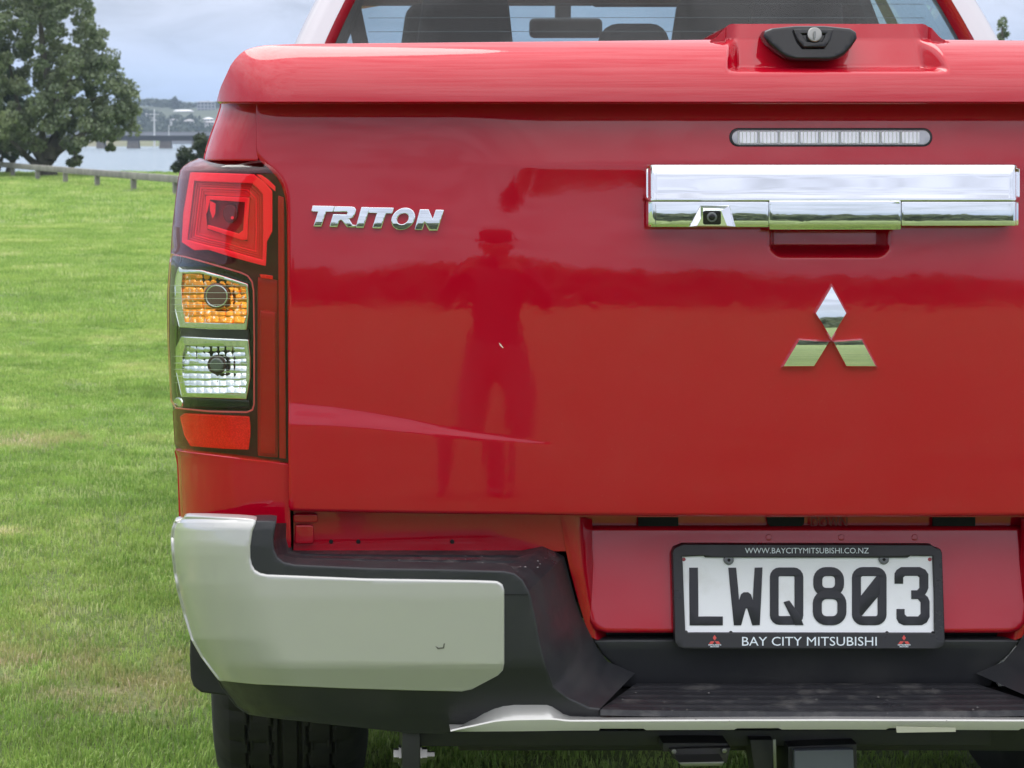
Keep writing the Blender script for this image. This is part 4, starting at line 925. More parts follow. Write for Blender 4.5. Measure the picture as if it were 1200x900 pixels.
glyph('plate_character', stroke([(116, 126), (118, 345), (236, 345)], WD)[0])
glyph('plate_character', [(261, 126), (291, 126), (304, 262), (314, 236), (324, 228), (342, 228), (352, 236), (362, 262), (370, 126), (400, 125), (389, 361), (360, 362), (339, 292), (331, 292), (312, 362), (284, 362)])
o_, i_ = stroke(rrect(450, 142, 552, 343, 22, 4), 33, True); glyph('plate_character', o_, i_)
glyph('plate_character', [(490, 268), (512, 262), (552, 318), (570, 361), (536, 361)], lift=.0003)
o_, i_ = stroke(rrect(630, 141, 720, 227, 34, 6), 34, True); glyph('plate_character', o_, i_)
o_, i_ = stroke(rrect(628, 236, 730, 344, 38, 6), 34, True); glyph('plate_character', o_, i_, lift=.0003)
o_, i_ = stroke(rrect(790, 141, 896, 344, 26, 5), 34, True); glyph('plate_character', o_, i_)
glyph('plate_character', [(806, 252), (872, 160), (882, 172), (884, 226), (816, 314), (804, 306)], lift=.0003) if False else glyph('plate_character', [(804, 250), (876, 158), (884, 168), (884, 236), (812, 322), (804, 312)], lift=.0003)
glyph('plate_character', [(949, 190), (949, 150), (957, 136), (975, 124), (1052, 124), (1074, 134), (1086, 152), (1086, 208), (1080, 224), (1072, 236), (1084, 247), (1091, 264), (1091, 328), (1080, 350), (1060, 361), (985, 361), (966, 352), (957, 335), (957, 297), (988, 297), (988, 318), (998, 328), (1046, 328), (1057, 317), (1057, 268), (1044, 253), (1018, 253), (1018, 220), (1042, 220), (1052, 209), (1052, 165), (1042, 157), (990, 157), (982, 165), (982, 190)])
for x_, y_ in ((75, 90), (1093, 90)): obj('plate_hole', trace(zz_(circ(x_, y_, 8, n=12)), lambda *a: Yw(*a) - .0006, step=9, r=0, deep=.0004), M['reddark'], plate)
for x_, y_ in ((262, 93), (904, 91)):
    obj('plate_screw', trace(zz_(circ(x_, y_, 17, n=20)), lambda *a: Yw(*a) - .004, step=9, r=.0015, deep=.004), M['bulbgrey'], plate)
    obj('screw_recess', trace(zz_(circ(x_, y_, 7, n=6)), lambda *a: Yw(*a) - .0043, step=9, r=0, deep=.0002), M['dark'], plate)
for x_, y_ in ((84, 392), (270, 394), (916, 395), (1106, 395)): obj('plate_hole', trace(zz_(circ(x_, y_, 8, n=12)), lambda *a: Yw(*a) - .0006, step=9, r=0, deep=.0004), M['dark'], plate)
def pz(b): (a, c), (d, e) = zz_([b[:2], b[2:]]); return (a, c, d, e)
obj('frame_lettering', textbm('WWW.BAYCITYMITSUBISHI.CO.NZ', pz((328, 42, 840, 65)), Yf, bold=.0), M['print'], plate)
obj('frame_lettering', textbm('BAY CITY MITSUBISHI', pz((316, 410, 873, 447)), Yf, bold=.0), M['print'], plate)
for cx_ in (203, 986):
    for P in ([(0, -25), (8, -13), (0, -2), (-8, -13)], [(-1, 1), (-9, 12), (-24, 12), (-16, 1)], [(1, 1), (9, 12), (24, 12), (16, 1)]):
        obj('frame_emblem', trace(zz_([(cx_ + x, 428 + y) for x, y in P]), lambda *a: Yf(*a) - .0005, step=20, r=0, deep=.0003), M['printred'], plate)
    obj('frame_emblem', textbm('MITSUBISHI', pz((cx_ - 26, 441, cx_ + 26, 446)), Yf, bold=.03), M['print'], plate)
    obj('frame_emblem', textbm('MOTORS', pz((cx_ - 18, 448, cx_ + 18, 453)), Yf, bold=.03), M['print'], plate)
# --- bumper ----------------------------------------------------------------
SILB = [(606, 214), (612, 206), (620, 203.5), (635, 202.3), (650, 203), (685, 208), (749, 225), (796, 250), (826, 268), (840, 280)]
def Ybump(px, py, x, z):
    l = interp(SILB, py) - 1; d = max(0, min(1, 1 - (px - l) / 105)) if px < 400 else 0
    y = -.112 + x * x / (2 * 4.2) + .24 * (1 - math.sqrt(max(0, 1 - .985 * d ** 2.3)))
    y += interp([(606, .012), (618, .004), (640, 0), (700, -.003), (778, -.001), (784, .002), (812, .022), (835, .040), (860, .062)], py)
    return y
So = [(203, 641), (203.8, 652), (206, 672), (210, 693), (217, 720), (225.5, 748), (238, 770), (250, 786), (258, 796.3), (300, 800), (400, 804.5), (480, 807), (541, 808.3), (552, 806), (582, 790), (587, 785), (588.5, 778), (588.5, 692), (587, 687), (582, 684), (560, 683), (430, 681), (313, 676.3), (304, 674.5), (297, 670), (293, 663), (291, 654), (290.8, 640), (293.5, 622), (298, 611.5), (280, 610), (240, 608.2), (220, 607.8), (211, 609.3), (206, 613.5), (203.8, 620), (202.6, 630)]
bump = empty('rear_bumper'); bump.parent = T
bc = obj('bumper_corner', trace(So, Ybump, step=5, r=.0035, deep=.03), M['silver'], bump, ang=45); mirrored(bc)
# black rim of the upper step and the front column, one skin
Ybl = lambda *a: Ybump(*a) + .003
rimo = [(299, 613), (322, 613), (319.5, 622), (318, 632), (319, 645), (324, 655), (332, 661), (345, 664), (430, 668), (520, 669.5), (590, 671.5), (602, 674), (611, 681), (618, 694), (620, 700), (626, 727), (630, 750), (638, 782), (647, 806), (664, 819), (690, 831), (702, 832), (702, 838.5), (666, 838.5), (653, 831), (641, 824.5), (602, 824.5), (580, 829), (561, 840), (545, 848), (520, 858), (480, 857.3), (440, 853), (380, 846.5), (320, 840), (292, 836), (278, 827), (262, 806), (255, 793), (300, 798), (542, 806), (585, 784), (586, 690), (560, 680), (430, 678), (313, 673), (300, 668), (295, 655), (294.5, 640), (296, 624)]
cv = obj('bumper_cover', trace(rimo, Ybl, step=7, r=.003, deep=.05), M['black'], bump, ang=40); mirrored(cv)
obj('seam_line', trace([(589, 696.2), (619, 696.2), (619, 697.4), (589, 697.4)], lambda *a: Ybump(*a) + .0022, step=20, r=0, deep=.001), M['dark'], bump)
# upper step
zs = atz(460, 668, 0).z; 
ZF = at(430, 668, Ybl).z
def P_(px, py): return at(px, py, Ybl)
fr_ = [P_(322, 613), P_(319.5, 622), P_(318, 632), P_(319, 645), P_(324, 655), P_(332, 661), P_(345, 664), P_(430, 668), P_(520, 669.5), P_(590, 671.5), P_(602, 674), P_(611, 681), P_(618, 694)]
zb = ZF + .002
def bk(px, z_=None): p = at(px, 640, .076); p.z = zb if z_ is None else z_; return p
bk_ = [at(338, 613, .07), at(338, 622, .07), at(338, 630, .07), at(340, 636, .07), bk(343), bk(350), bk(362), bk(440), bk(530), bk(612), at(636, 640, .076), at(650, 646, .076), at(661, 652, .076)]
def ribs(s, t, q):
    on = sm(.40, .52, s) * sm(.80, .72, s); d = 0
    for c in (.22, .47, .72): d -= .0035 * math.exp(-((t - c) / .035) ** 4)
    return Vector((0, 0, d * on))
st = obj('upper_step', ruled3(fr_, bk_, 6, 60, ribs), M['tread'], bump, ang=60); mirrored(st)
# slanted inner wall down to the lower step
fw_ = [P_(618, 694), P_(626, 727), P_(630, 750), P_(638, 782), P_(647, 806), P_(664, 819), P_(690, 831), P_(702, 832)]
bw_ = [at(661, 652, .076), at(669, 682, .078), at(675, 705, .08), at(681, 722, .082), at(690, 740, .084), at(700, 759, .086), at(712, 775, .087), at(744, 789, .088)]
wl = obj('step_wall', ruled3(fw_, bw_, 6, 14, disp=lambda s, t, q: Vector((0, -.010, -.006)) * (math.sin(math.pi * t) * math.sin(math.pi * s))), M['black'], bump, ang=60); mirrored(wl)
bm = trace([(699, 752.5), (990, 752.5), (990, 803), (724, 803), (722, 778), (708, 765)], lambda px, py, x, z: .088 - (770 - py) * .00025, step=16, r=.004, deep=.02); sym(bm, .02); obj('inner_panel', bm, M['black'], bump)
# lower step
zf = at(702, 831.5, Ybl).z
f1 = at(703.5, 832, Ybl); b1 = at(746, 788, .086)
f1.z = zf; b1.z = zf + .001
def lowrib(s, t, q):
    d = 0
    for c in (.16, .34, .52, .70, .86): d += .0022 * math.exp(-((t - c) / .030) ** 4)
    d *= sm(.01, .05, s)
    return Vector((0, 0, d))
def arc(px, x): return x * x / (2 * 4.2)
fA = [Vector((f1.x + (0 - f1.x) * k, f1.y - (f1.x ** 2 - (f1.x * (1 - k)) ** 2) / 8.4, zf)) for k in (0, .25, .5, .75, 1)]
bA = [Vector((b1.x + (0 - b1.x) * k, b1.y, zf + .001)) for k in (0, .25, .5, .75, 1)]
bm = ruled3(fA, bA, 8, 80, lowrib)
V = [[bm.verts.new(p + Vector((0, -.001 * k, -.0026 * k))) for p in sub(fA, 8)] for k in (0, 1, 3)]
for a, b in zip(V, V[1:]):
    for i in range(len(a) - 1): bm.faces.new((a[i], a[i + 1], b[i + 1], b[i]))
sym(bm, .001); obj('lower_step', bm, M['tread'], bump, ang=60)
bm = grid([[at(694, 834, -.07) + Vector((-.03, 0, -.012)), Vector((0.0, -.09, zf - .012))], [Vector((-.55, .12, zf - .012)), Vector((0, .12, zf - .012))]]); sym(bm, .001); obj('step_support', bm, M['dark'], bump)
# drops of dried dirt on the steps
rr_ = random.Random(3); bm = bmesh.new()
for i in range(60):
    if rr_.random() < .35: x, y, z = rr_.uniform(-.62, -.37), rr_.uniform(-.07, .06), zb + .0006
    else: x, y, z = rr_.uniform(-.30, .36), rr_.uniform(-.13, .075), zf + .0026
    s = rr_.uniform(.0006, .0019); vv = [bm.verts.new((x + s * math.cos(a * 1.05) * rr_.uniform(.7, 1.4), y + s * 1.6 * math.sin(a * 1.05), z)) for a in range(6)]; bm.faces.new(vv)
    tp = bm.verts.new((x, y, z + s * .7))
    for a in range(6): bm.faces.new((vv[a], vv[(a + 1) % 6], tp))
kind(obj('dried_droplets', bm, mat('dried_dirt', (.16, .155, .15), rough=.8), bump), 'stuff')
# silver strip along the lower edge
def strip(px, top, mid, bot):
    a = at(px, top, lambda *q: Ybump(*q) + .006); b = at(px, mid, lambda *q: Ybump(q[0], 790, q[2], q[3]) + .010); c = at(px, bot, lambda *q: Ybump(q[0], 790, q[2], q[3]) + .013)
    return [a, a.lerp(b, .5) + Vector((0, -.0012, .0006)), b + Vector((0, .001, .001)), b + Vector((0, -.0004, -.001)), b.lerp(c, .5) + Vector((0, -.001, 0)), c, c + Vector((0, .03, .002))]
S_ = [strip(*q) for q in ((528, 855.5, 856.4, 857.2), (540, 849.5, 853.5, 857.4), (555, 842.3, 850.5, 857.4), (568, 834.5, 847.5, 857.3), (580, 829, 845, 857.2), (590, 826, 844, 857.1), (602, 824.6, 843.2, 857), (625, 824.4, 842.8, 856.8), (641, 824.6, 842.6, 856.6), (646, 826.5, 842.6, 856.5), (653, 831, 843, 856.4), (660, 836, 844, 856.3), (668, 838.7, 844.6, 856.2), (685, 839.4, 844.6, 856.1), (702, 839.4, 844.6, 856), (703, 839.4, 844.6, 853.8), (754, 839, 844.4, 853.8), (757, 839, 844.4, 855.6), (860, 838.5, 844, 855.2), (864, 838.5, 844, 853.5), (912, 838.3, 844, 853.2), (916, 838.3, 844, 855), (985, 838, 843.8, 854.8))]
bm = grid(S_); sym(bm, .03); obj('bumper_trim', bm, M['silver'], bump, ang=30)
obj('trim_sticker', trace([(1050, 851.5), (1120, 853), (1120, 857.6), (1051, 858.6)], -.112, step=30, r=0, deep=.001), mat('sticker_pale', (.45, .45, .36), rough=.5), bump)
# small scuff on the silver corner
obj('paint_scuff', trace([(510, 757), (514, 759), (519, 758.5), (520, 754), (521.5, 754), (520.5, 760), (513, 761)], lambda *a: Ybump(*a) - .0006, step=8, r=0, deep=.0002), mat('scuff', (.12, .12, .10), rough=.8), bump)
obj('paint_chip', trace([(584.5, 401.5), (587, 403.5), (590, 407.5), (589.3, 408), (586, 405)], lambda *a: Ytail(*a) - .0006, step=8, r=0, deep=.0002), mat('chip_pale', (.8, .7, .6), rough=.5), T)

# --- mudflaps, wheels, chassis ----------------------------------------------
def mud(px, py, x, z): return .80
mf = obj('mudflap', trace([(228, 735), (261, 735), (300, 735), (300, 815), (261, 812.5), (237, 809.5), (229, 803), (226, 794), (225, 770), (225.5, 750)], .62, step=12, r=.004, deep=.012), M['black'], T); mirrored(mf)
AX = 1.27; WR = .385; WX0, WX1 = -.895, -.632
def wheel(xa, xb, yc):
    bm = bmesh.new(); nA, prof = 180, []
    W = xb - xa; pr = [(0.0, .225), (-.012, .26), (-.018, .31), (-.012, .345), (.0, .362), (.008, .372), (.018, .379)]
    lat = []
    for i in range(57):
        u = i / 56; lat.append((.018 + u * (W - .036), .379 + .008 * (1 - (2 * u - 1) ** 4)))
    pr = pr + lat + [(W - .008, .372), (W, .362), (W + .012, .345), (W + .018, .31), (W + .012, .26), (W, .225)]
    grooves = [.20, .37, .43, .57, .63, .80]
    rings = []
    for k in range(nA):
        a = 2 * math.pi * k / nA; ring = []
        for j, (x, r) in enumerate(pr):
            u = x / W
            if 0 < u < 1:
                zig = .008 * (1 if (k % 6) < 3 else -1)
                for gi, g in enumerate(grooves):
                    wv = .014 if gi in (0, 2, 3, 5) else .009
                    if abs(u - g - (zig if gi in (0, 5) else zig * .3)) < wv: r -= .009
                if (u < .17 or u > .83 or .23 < u < .34 or .66 < u < .77) and k % 6 == 0: r -= .005
            ring.append(bm.verts.new((xa + x, yc + r * math.cos(a), WR + r * math.sin(a))))
        rings.append(ring)
    for k in range(nA):
        u, v = rings[k], rings[(k + 1) % nA]
        for j in range(len(u) - 1): bm.faces.new((u[j], u[j + 1], v[j + 1], v[j]))
    t = obj('wheel', bm, M['rubber'], T, ang=30)
    bm = bmesh.new(); xo = xa if xa < 0 else xb; sg = 1 if xa < 0 else -1
    V = []
    for k in range(48):
        a = 2 * math.pi * k / 48; V.append([bm.verts.new((xo + sg * d, yc + r * math.cos(a), WR + r * math.sin(a))) for d, r in ((.0, .228), (.015, .222), (.05, .215), (.12, .212), (.22, .21))])
    for k in range(48):
        for j in range(4): bm.faces.new((V[k][j], V[k][j + 1], V[(k + 1) % 48][j + 1], V[(k + 1) % 48][j]))
    for s in range(6):
        a = 2 * math.pi * s / 6
        P = [(.06, -.25), (.06, .25), (.21, .16), (.21, -.16)]
        q = [bm.verts.new((xo + sg * (.02 if r < .1 else .03), yc + r * math.cos(a + d), WR + r * math.sin(a + d))) for r, d in P]; q2 = [bm.verts.new(v.co + Vector((sg * .025, 0, 0))) for v in q]
        bm.faces.new(q); bm.faces.new(q2)
        for i in range(4): bm.faces.new((q[i], q[(i + 1) % 4], q2[(i + 1) % 4], q2[i]))
    tube(bm, [(xo + sg * .01, yc, WR), (xo + sg * .12, yc, WR)], .07, 24)
    obj('rim', bm, M['rim'], t)
    return t
w1 = wheel(WX0, WX1, AX)
for xa, xb, yc in ((-WX1, -WX0, AX), (WX0, WX1, AX + 3.0), (-WX1, -WX0, AX + 3.0)): wheel(xa, xb, yc)
bm = bmesh.new()
for s in (-1, 1): box(bm, (s * .48, 2.2, .52), (.07, 4.4, .12)); 
box(bm, (0, .10, at(800, 866, .05).z + .005), (1.02, .06, .058)); box(bm, (0, 1.27, .385), (1.3, .09, .09)); tube(bm, [(-.14, 1.27, .385), (.0, 1.27, .385), (.14, 1.27, .385)], [.08, .15, .08], 16)
tube(bm, [(-.5, 1.6, .47), (-.5, .3, .46), (-.5, .2, .44)], .03, 12)
bevelbm(bm, .004); obj('chassis', bm, M['steel'], T)
hitch = empty('tow_bar'); hitch.parent = T
def slab(name, poly, y, deep, m, par=hitch, r=.002): return obj(name, trace(poly, y, step=60, r=r, deep=deep), m, par)
slab('hitch_crossbar', [(490, 858.5), (1160, 855.5), (1160, 873), (490, 873.5)], .02, .06, M['steel'])
for s in (0, 1):
    o = slab('hitch_bracket', [(472.5, 850), (491, 850), (491, 915), (473, 915)], .0, .10, M['steel'])
    if s: o.data.transform(Matrix.Translation((-2 * at(482, 880, .0).x, 0, 0)))
    bm = bmesh.new(); x0 = at(462, 885, .03); x1 = at(474, 885, .03); sg = 1
    for nm_, q_ in (('hitch_bolt', ((461, 467.2, .0105), (467, 469.7, .0155), (469.5, 473, .013))), ('hitch_nut', ((491, 494.2, .0155), (494, 500.2, .012), (500, 509, .006)))):
        bm = bmesh.new()
        V = []
        for a, b, rr in q_:
            for xx in (a, b):
                c_ = at(xx, 885, .03); V.append([bm.verts.new(c_ + Vector((0, rr * math.cos(k * math.pi / 3), rr * math.sin(k * math.pi / 3)))) for k in range(6)])
        for u_, v_ in zip(V, V[1:]):
            for k in range(6): bm.faces.new((u_[k], u_[(k + 1) % 6], v_[(k + 1) % 6], v_[k]))
        bm.faces.new(V[0]); bm.faces.new(V[-1])
        o2 = obj(nm_, bm, M['bolt'], hitch, smooth=False)
        if s: o2.data.transform(Matrix.Diagonal((-1, 1, 1, 1))); o2.data.flip_normals()
slab('hitch_receiver', [(778, 872), (852, 872), (852, 878), (778, 880)], -.02, .12, M['steel'])
slab('hitch_receiver', [(786, 879), (855, 877), (851, 893), (800, 894), (790, 888)], -.03, .1, M['steel'])
slab('hitch_tongue', [(796, 894), (848, 893), (846, 897), (800, 898)], -.07, .04, M['bolt'], r=.001)
slab('hitch_receiver', [(880, 868), (905, 868), (905, 920), (888, 920)], .0, .05, M['steel'])
slab('safety_pin', [(906, 867), (909, 867), (910, 900), (907, 900)], -.02, .003, M['bolt'], r=.0005)
slab('hitch_receiver', [(925, 876), (1003, 873), (1004, 925), (925, 925)], -.01, .12, M['steel'])
slab('ball_mount_plate', [(932, 881), (999, 879.5), (1001, 925), (933, 925)], -.03, .012, M['greyplate'])
for cx_, cy_ in ((790, 881), (849, 880)): obj('hitch_bolt', trace(circ(cx_, cy_, 2.6, n=6), -.036, step=30, r=.0008, deep=.006), M['bolt'], hitch)

# --- body sides and cab ---------------------------------------------------------
WH = .885
def arch(y):
    b = .50
    for c in (AX, AX + 3.0):
        d = abs(y - c)
        if d < .47: b = max(b, WR + math.sqrt(max(0, .47 ** 2 - d * d)))
    return b
ys = sorted(set([round(v, 3) for v in list(np.arange(.13, 4.95, .06)) + [AX - .47, AX + .47, AX + 2.53, AX + 3.47, 1.5, 1.54]]))
def wside(y, z, top):
    h = (z - .5) / (top - .5); b = WH + .018 * math.exp(-((y - AX) / .5) ** 2) * (1 - h) + .018 * math.exp(-((y - AX - 3) / .5) ** 2) * (1 - h)
    b -= .05 * max(0, h - .55) ** 1.4 / .45 ** 1.4 + .03 * max(0, .3 - h); b -= .10 * sm(4.4, 5.0, y)
    return b
def sidepatch(name, y0, y1, topf):
    rows = []
    for y in [y0] + [v for v in ys if y0 < v < y1] + [y1]:
        lo = arch(y); tp = topf(y); rows.append([(-wside(y, lo + (tp - lo) * k / 16, tp), y, lo + (tp - lo) * k / 16) for k in range(17)])
    bm = grid(rows)
    o = obj(name, bm, M['red'], T); mirrored(o); return o
topb = lambda y: 1.335
topc = lambda y: interp([(1.5, 1.32), (3.6, 1.22), (4.0, 1.17), (5.0, .98)], y)
sidepatch('bed_side', .145, 1.50, topb); sidepatch('rear_door', 1.53, 2.44, topc); sidepatch('front_door', 2.455, 3.50, topc); sidepatch('front_wing', 3.515, 4.95, topc)
bm = bmesh.new(); box(bm, (0, 2.6, .62), (1.60, 1.95, .2)); box(bm, (0, .95, 1.12), (1.55, 1.05, .3)); box(bm, (0, 4.5, .8), (1.2, .8, .3)); obj('floor_pan', bm, M['dark'], T)
for c in (AX, AX + 3):
    for s in (-1, 1):
        bm = bmesh.new(); V = []
        for k in range(17):
            a = math.pi * k / 16; V.append([bm.verts.new((s * x, c + .468 * math.cos(a), WR + .468 * math.sin(a))) for x in (.875, .52)])
        for a, b in zip(V, V[1:]): bm.faces.new((a[0], a[1], b[1], b[0]))
        obj('wheel_arch_liner', bm, M['dark'], T)
rows = [[(-wside(y, topc(y), topc(y)) * k, y, topc(y) + .05 * (1 - k * k)) for k in (1, .9, .7, .4, 0)] for y in (3.55, 3.8, 4.2, 4.6, 4.95)]
bm = grid(rows); sym(bm, .001); obj('bonnet', bm, M['red'], T)
bm = grid([[(-.78, 4.95, .98), (-.4, 5.02, 1.01), (0, 5.04, 1.03)], [(-.79, 5.0, .75), (-.4, 5.12, .76), (0, 5.14, .76)], [(-.76, 4.96, .45), (-.4, 5.1, .42), (0, 5.12, .42)]]); sym(bm, .001); obj('front_fascia', bm, M['red'], T)
# greenhouse: sections (y at base, y at roof) with half widths
def gx(z): return .80 - .47 * max(0, z - 1.39) ** 1.0 * (.85 + .9 * max(0, z - 1.5)) if z > 1.39 else .80
def roofz(x): return 1.735 - .045 * (abs(x) / .60) ** 2.5
def band(name, pts_lo, pts_hi, m, n=6, mir=True):
    rows = [[Vector(a).lerp(Vector(b), k / n) for k in range(n + 1)] for a, b in zip(pts_lo, pts_hi)]
    for r_ in rows:
        for i, p in enumerate(r_):
            if p.z > 1.39 and abs(p.x) > .3 : pass
    bm = grid(rows); o = obj(name, bm, m, T)
    if mir: mirrored(o)
    return o
ZR = 1.665
def side_pt(y, z, dx=0): return Vector((-(gx(z) + dx), y, z))
# C pillar: outer face coloured pale for the sky's reflection, turning round into the red inner face beside the glass
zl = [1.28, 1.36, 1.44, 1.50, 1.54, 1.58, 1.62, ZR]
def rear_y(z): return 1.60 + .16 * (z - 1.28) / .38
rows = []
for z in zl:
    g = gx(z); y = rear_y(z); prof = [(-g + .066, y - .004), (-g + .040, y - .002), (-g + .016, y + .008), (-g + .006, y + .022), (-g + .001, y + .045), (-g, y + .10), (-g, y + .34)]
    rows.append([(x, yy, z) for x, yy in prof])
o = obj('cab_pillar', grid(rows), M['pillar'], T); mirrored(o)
rows = []
for z in zl:
    g = gx(z); y = rear_y(z); rows.append([(x, yy, z) for x, yy in [(-g + .066, y - .003), (-g + .071, y + .002), (-g + .080, y + .012), (-g + .088, y + .03)]])
o = obj('cab_pillar', grid(rows), M['red'], T); mirrored(o)
def rglass(name, w0, z0, z1, m, dy=.014):
    rows = []
    for j in range(9):
        z = z0 + (z1 - z0) * j / 8; rows.append([(x, rear_y(z) + dy + .02 * (x / .7) ** 2, z) for x in np.linspace(-(gx(z) - .07), gx(z) - .07, 21)])
    return obj(name, grid(rows), m, T)
rw = rglass('rear_window', 0, 1.33, ZR + .01, M['glass'])
for z in (1.36, 1.40, 1.44, 1.48, 1.515, 1.545, 1.575, 1.605, 1.635):
    bm = bmesh.new(); tube(bm, [(x, rear_y(z) + .018 + .02 * (x / .7) ** 2, z) for x in np.linspace(-.60, .60, 13)], .0006, 5); obj('heater_wire', bm, M['bulbgrey'], rw)
bm = grid([[(x, rear_y(z) + .004, z) for x in (-.79, 0, .79)] for z in (.55, 1.0, 1.33)]); obj('cab_back_wall', bm, M['red'], T)
# roof
rows = []
for y, dz in ((1.70, -.050), (1.72, -.02), (1.78, 0), (2.2, .022), (2.8, .025), (3.3, .0), (3.48, -.035)):
    rows.append([(x, y + .03 * (x / .7) ** 2, roofz(x) + dz) for x in np.linspace(-.64, .64, 21)])
bm = grid(rows); bmesh.ops.solidify(bm, geom=bm.faces[:], thickness=.03); obj('roof', bm, M['red'], T)
bm = bmesh.new(); box(bm, (0, 2.6, 1.672), (1.18, 1.7, .012)); obj('headliner', bm, M['trimin'], T)
# side glass and pillars
yA = lambda z: 4.15 - 1.55 * (z - 1.18)   # windscreen slope
for name, ya, yb, m in (('side_window', 1.97, 2.42, M['glass']), ('side_window', 2.52, None, M['glass']), ('door_pillar', 2.42, 2.52, M['gloss'])):
    rows = []
    for z in (1.24, 1.32, 1.40, 1.48, 1.56, ZR): rows.append([side_pt(y, z, -.004) for y in ((ya, yb) if yb else (ya, yA(z) - .08))])
    mirrored(obj(name, grid(rows), m, T))
rows = [[side_pt(yA(z) - .08, z), side_pt(yA(z), z, .002), side_pt(yA(z) + .03, z, -.04)] for z in (1.18, 1.32, 1.44, 1.56, ZR + .01)]
mirrored(obj('windscreen_pillar', grid(rows), M['red'], T))
rows = [[(x, yA(z) + .03 + .12 * (1 - (x / .75) ** 2), z) for x in np.linspace(-(gx(z) - .06), gx(z) - .06, 15)] for z in (1.18, 1.3, 1.42, 1.54, ZR + .01)]
obj('windscreen', grid(rows), M['glass'], T)
bm = bmesh.new(); box(bm, (0, 3.38, 1.10), (1.45, .5, .22)); bevelbm(bm, .04, 3); obj('dashboard', bm, M['trimin'], T)
# seats and headrests
def seat(x, y, wd, ht, name='seat'):
    bm = bmesh.new(); box(bm, (x, y, 1.10), (wd, .14, .62)); box(bm, (x, y + .22, .82), (wd, .45, .16)); bevelbm(bm, .04, 3); s = obj(name, bm, M['fabric'], T); return s
def headrest(s, x, y, z, wd, ht, tp=.85):
    bm = bmesh.new(); vv = box(bm, (x, y, z), (wd, .09, ht))
    for v in vv:
        if v.co.z > z: v.co.x = x + (v.co.x - x) * tp
    bevelbm(bm, .035, 4, 20); obj('headrest', bm, M['fabric'], s)
bs = seat(0, 2.05, 1.25, .6, 'rear_seat')
headrest(bs, -.375, 1.98, 1.52, .235, .20, .80); headrest(bs, .375, 1.98, 1.52, .235, .20, .80); headrest(bs, .01, 2.0, 1.465, .20, .16, .72)
for x, q in ((-.36, 1.54), (.36, 1.56)):
    s = seat(x, 2.85, .50, .6); headrest(s, x, 2.86, q, .27, .20, .8)
bm = bmesh.new(); vv = box(bm, (at(663, 33, 3.5).x, 3.5, at(663, 33, 3.5).z), (.215, .03, .058)); bevelbm(bm, .016, 4, 20); box(bm, (at(661, 12, 3.5).x, 3.53, at(661, 14, 3.5).z), (.044, .03, .05)); obj('rear_view_mirror', bm, M['trimin'], T)
bm = bmesh.new(); box(bm, (-.30, 3.40, 1.695), (.42, .03, .05)); box(bm, (.30, 3.40, 1.69), (.42, .03, .06)); bevelbm(bm, .012, 2); obj('sun_visor', bm, M['trimin'], T)
for s in (-1, 1):
    bm = bmesh.new(); tube(bm, [(s * .74, 2.48, 1.28), (s * .70, 2.48, 1.45), (s * .61, 2.48, 1.67)], .035, 8); tube(bm, [(s * .62, 2.49, 1.62), (s * .56, 2.6, 1.35), (s * .52, 2.75, 1.1)], .022, 6); obj('pillar_trim', bm, M['trimin'], T)
# door mirrors
for s in (-1, 1):
    bm = bmesh.new(); box(bm, (s * .865, 3.28, 1.25), (.07, .17, .15)); bevelbm(bm, .03, 3); box(bm, (s * .82, 3.30, 1.21), (.08, .05, .03)); obj('door_mirror', bm, M['red'], T)
# ================================================================== PHOTOGRAPHER
def skinmesh(name, verts, edges, rad, parent, mats, subd=2):
    me = bpy.data.meshes.new(name); me.from_pydata(verts, edges, []); o = bpy.data.objects.new(name, me); COL.objects.link(o)
    md = o.modifiers.new('skin', 'SKIN'); md.use_smooth_shade = True; md.branch_smoothing = .6; sv = me.skin_vertices[0].data if me.skin_vertices else None
    if sv is None:
        me.attributes; o.modifiers.remove(md); bpy.context.view_layer.objects.active = o; md = o.modifiers.new('skin', 'SKIN'); sv = me.skin_vertices[0].data
    for i, r in enumerate(rad): sv[i].radius = (r if isinstance(r, tuple) else (r, r)); sv[i].use_root = (i == 0)
    sb = o.modifiers.new('s', 'SUBSURF'); sb.levels = sb.render_levels = subd
    dg = bpy.context.evaluated_depsgraph_get(); nm = bpy.data.meshes.new_from_object(o.evaluated_get(dg)); bpy.data.objects.remove(o)
    o = bpy.data.objects.new(name, nm); COL.objects.link(o); o.parent = parent; nm.materials.clear()
    for m in mats: nm.materials.append(m)
    nm.polygons.foreach_set('use_smooth', [True] * len(nm.polygons)); return o
PX, PY = -.73, -3.52
person = empty('person', (PX, PY, 0)); tag(person, 'person in dark clothes and brimmed hat holding up a phone, mirrored in the tailgate', 'person')
V = [(0, 0, .82), (0, .0, .95), (0, .01, 1.10), (0, 0, 1.24), (0, .01, 1.315), (0, .03, 1.37), (0, .055, 1.43), (0, .05, 1.50)]
rad = [(.155, .115), (.135, .10), (.15, .105), (.145, .095), .055, .052, (.074, .092), (.070, .085)]
E = [(i, i + 1) for i in range(7)]
def chain(frm, pts, rr):
    i = frm
    for p, r in zip(pts, rr): V.append(p); rad.append(r); E.append((i, len(V) - 1)); i = len(V) - 1
    return i
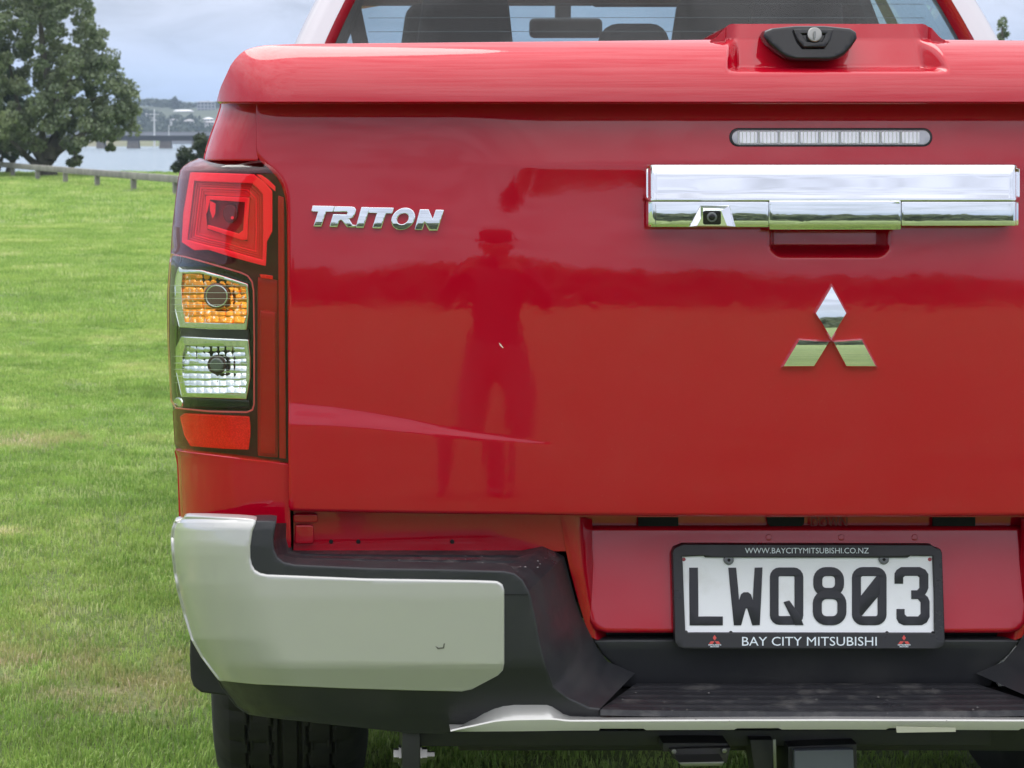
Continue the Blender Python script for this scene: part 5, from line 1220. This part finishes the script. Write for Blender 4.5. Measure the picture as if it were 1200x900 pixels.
for s in (-1, 1):
    chain(0, [(s * .10, 0, .75), (s * .115, .01, .62), (s * .12, .02, .44), (s * .13, -.01, .25), (s * .135, -.02, .09), (s * .14, .03, .045), (s * .15, .14, .03)], [.095, .088, .062, .056, .042, (.045, .04), (.042, .028)])
    wr = chain(3, [(s * .15, 0, 1.25), (s * .20, .04, 1.14), (s * .245, .10, 1.02), (s * .20, .20, 1.12), (s * .125, .30, 1.235), (s * .10, .335, 1.262)], [.062, .048, .042, .038, .026, (.020, .034)])
    for q in range(4): chain(wr, [(s * (.092 - .004 * q), .362 + .003 * q, 1.318 - .019 * q), (s * (.072 - .004 * q), .388, 1.322 - .019 * q), (s * (.056 - .005 * q), .392, 1.320 - .019 * q)], [.0095, .0085, .0075])
    chain(wr, [(s * .092, .34, 1.29), (s * .072, .352, 1.30), (s * .058, .358, 1.305)], [.011, .0095, .008])
msk = mat('skin', (.42, .24, .17), rough=.5); mtop = mat('dark_jacket', (.06, .062, .07), rough=.85, bump=(120, .3, .002)); mtr = mat('dark_trousers', (.13, .14, .13), rough=.85); mhat = mat('hat_felt', (.04, .035, .03), rough=.9); mshoe = mat('shoe_leather', (.02, .018, .016), rough=.5)
body = skinmesh('body', V, E, rad, person, [mtr, mtop, msk, mshoe])
for p in body.data.polygons:
    c = p.center
    p.material_index = 2 if (c.z > 1.335 and abs(c.x) < .09 and c.y < .18) or (c.y > .315) else 1 if c.z > .86 else 3 if c.z < .085 else 0
bm = bmesh.new()
for (r, z) in ((.155, 1.525), (.115, 1.532)): pass
rows = [[(r * math.cos(a) * .9, .05 + r * math.sin(a) * 1.08, z) for a in np.linspace(0, 2 * math.pi, 33)] for r, z in ((.112, 1.490), (.104, 1.500), (.093, 1.505), (.090, 1.535), (.083, 1.575), (.06, 1.592), (.001, 1.588))]
bm = grid(rows); bmesh.ops.remove_doubles(bm, verts=bm.verts, dist=.0005); bmesh.ops.solidify(bm, geom=bm.faces[:], thickness=.003); obj('hat', bm, mhat, person)
for s in (-1, 1):
    bm = bmesh.new(); bmesh.ops.create_uvsphere(bm, u_segments=12, v_segments=8, radius=.012, matrix=Matrix.Translation((s * .030, .135, 1.452))); obj('eye', bm, mat('eye_white', (.7, .68, .65), rough=.2), person)
    bm = bmesh.new(); bmesh.ops.create_uvsphere(bm, u_segments=10, v_segments=8, radius=1, matrix=Matrix.Translation((s * .076, .045, 1.445)) @ Matrix.Diagonal((.010, .02, .032, 1))); obj('ear', bm, msk, person)
bm = bmesh.new(); bmesh.ops.create_uvsphere(bm, u_segments=10, v_segments=8, radius=1, matrix=Matrix.Translation((0, .148, 1.428)) @ Matrix.Diagonal((.013, .02, .024, 1))); obj('nose', bm, msk, person)
bm = bmesh.new(); bmesh.ops.create_uvsphere(bm, u_segments=10, v_segments=8, radius=1, matrix=Matrix.Translation((0, .138, 1.393)) @ Matrix.Diagonal((.024, .008, .006, 1))); obj('mouth', bm, mat('lips', (.35, .12, .10)), person)
phone = empty('smartphone', (PX, -3.148, 1.296)); tag(phone, 'dark smartphone held up sideways in the hands of the photographer', 'phone')
bm = bmesh.new(); box(bm, (0, 0, 0), (.146, .008, .071)); bevelbm(bm, .0025, 2); obj('phone_body', bm, M['gloss'], phone)
bm = bmesh.new(); box(bm, (.05, .0052, .015), (.030, .0024, .030)); bevelbm(bm, .001, 2); obj('camera_bump', bm, M['bulbgrey'], phone)

# ================================================================== AIR
bm = bmesh.new(); box(bm, (0, 1000, 55), (7600, 6600, 120)); hz = obj('haze', bm, None, smooth=False) if False else None
me = bpy.data.meshes.new('haze'); bm.to_mesh(me); bm.free(); hz = bpy.data.objects.new('haze', me); COL.objects.link(hz); kind(hz, 'stuff')
mhz = bpy.data.materials.new('haze_air'); mhz.use_nodes = True; t = mhz.node_tree; t.nodes.clear(); pv = N(t, 'ShaderNodeVolumePrincipled'); pv.inputs['Color'].default_value = (.66, .80, 1, 1); pv.inputs['Density'].default_value = .00026; pv.inputs['Anisotropy'].default_value = 0
o_ = N(t, 'ShaderNodeOutputMaterial'); t.links.new(pv.outputs[0], o_.inputs['Volume']); me.materials.append(mhz)
tag(hz, 'thin blue grey haze that pales the far shore and hills', 'haze')
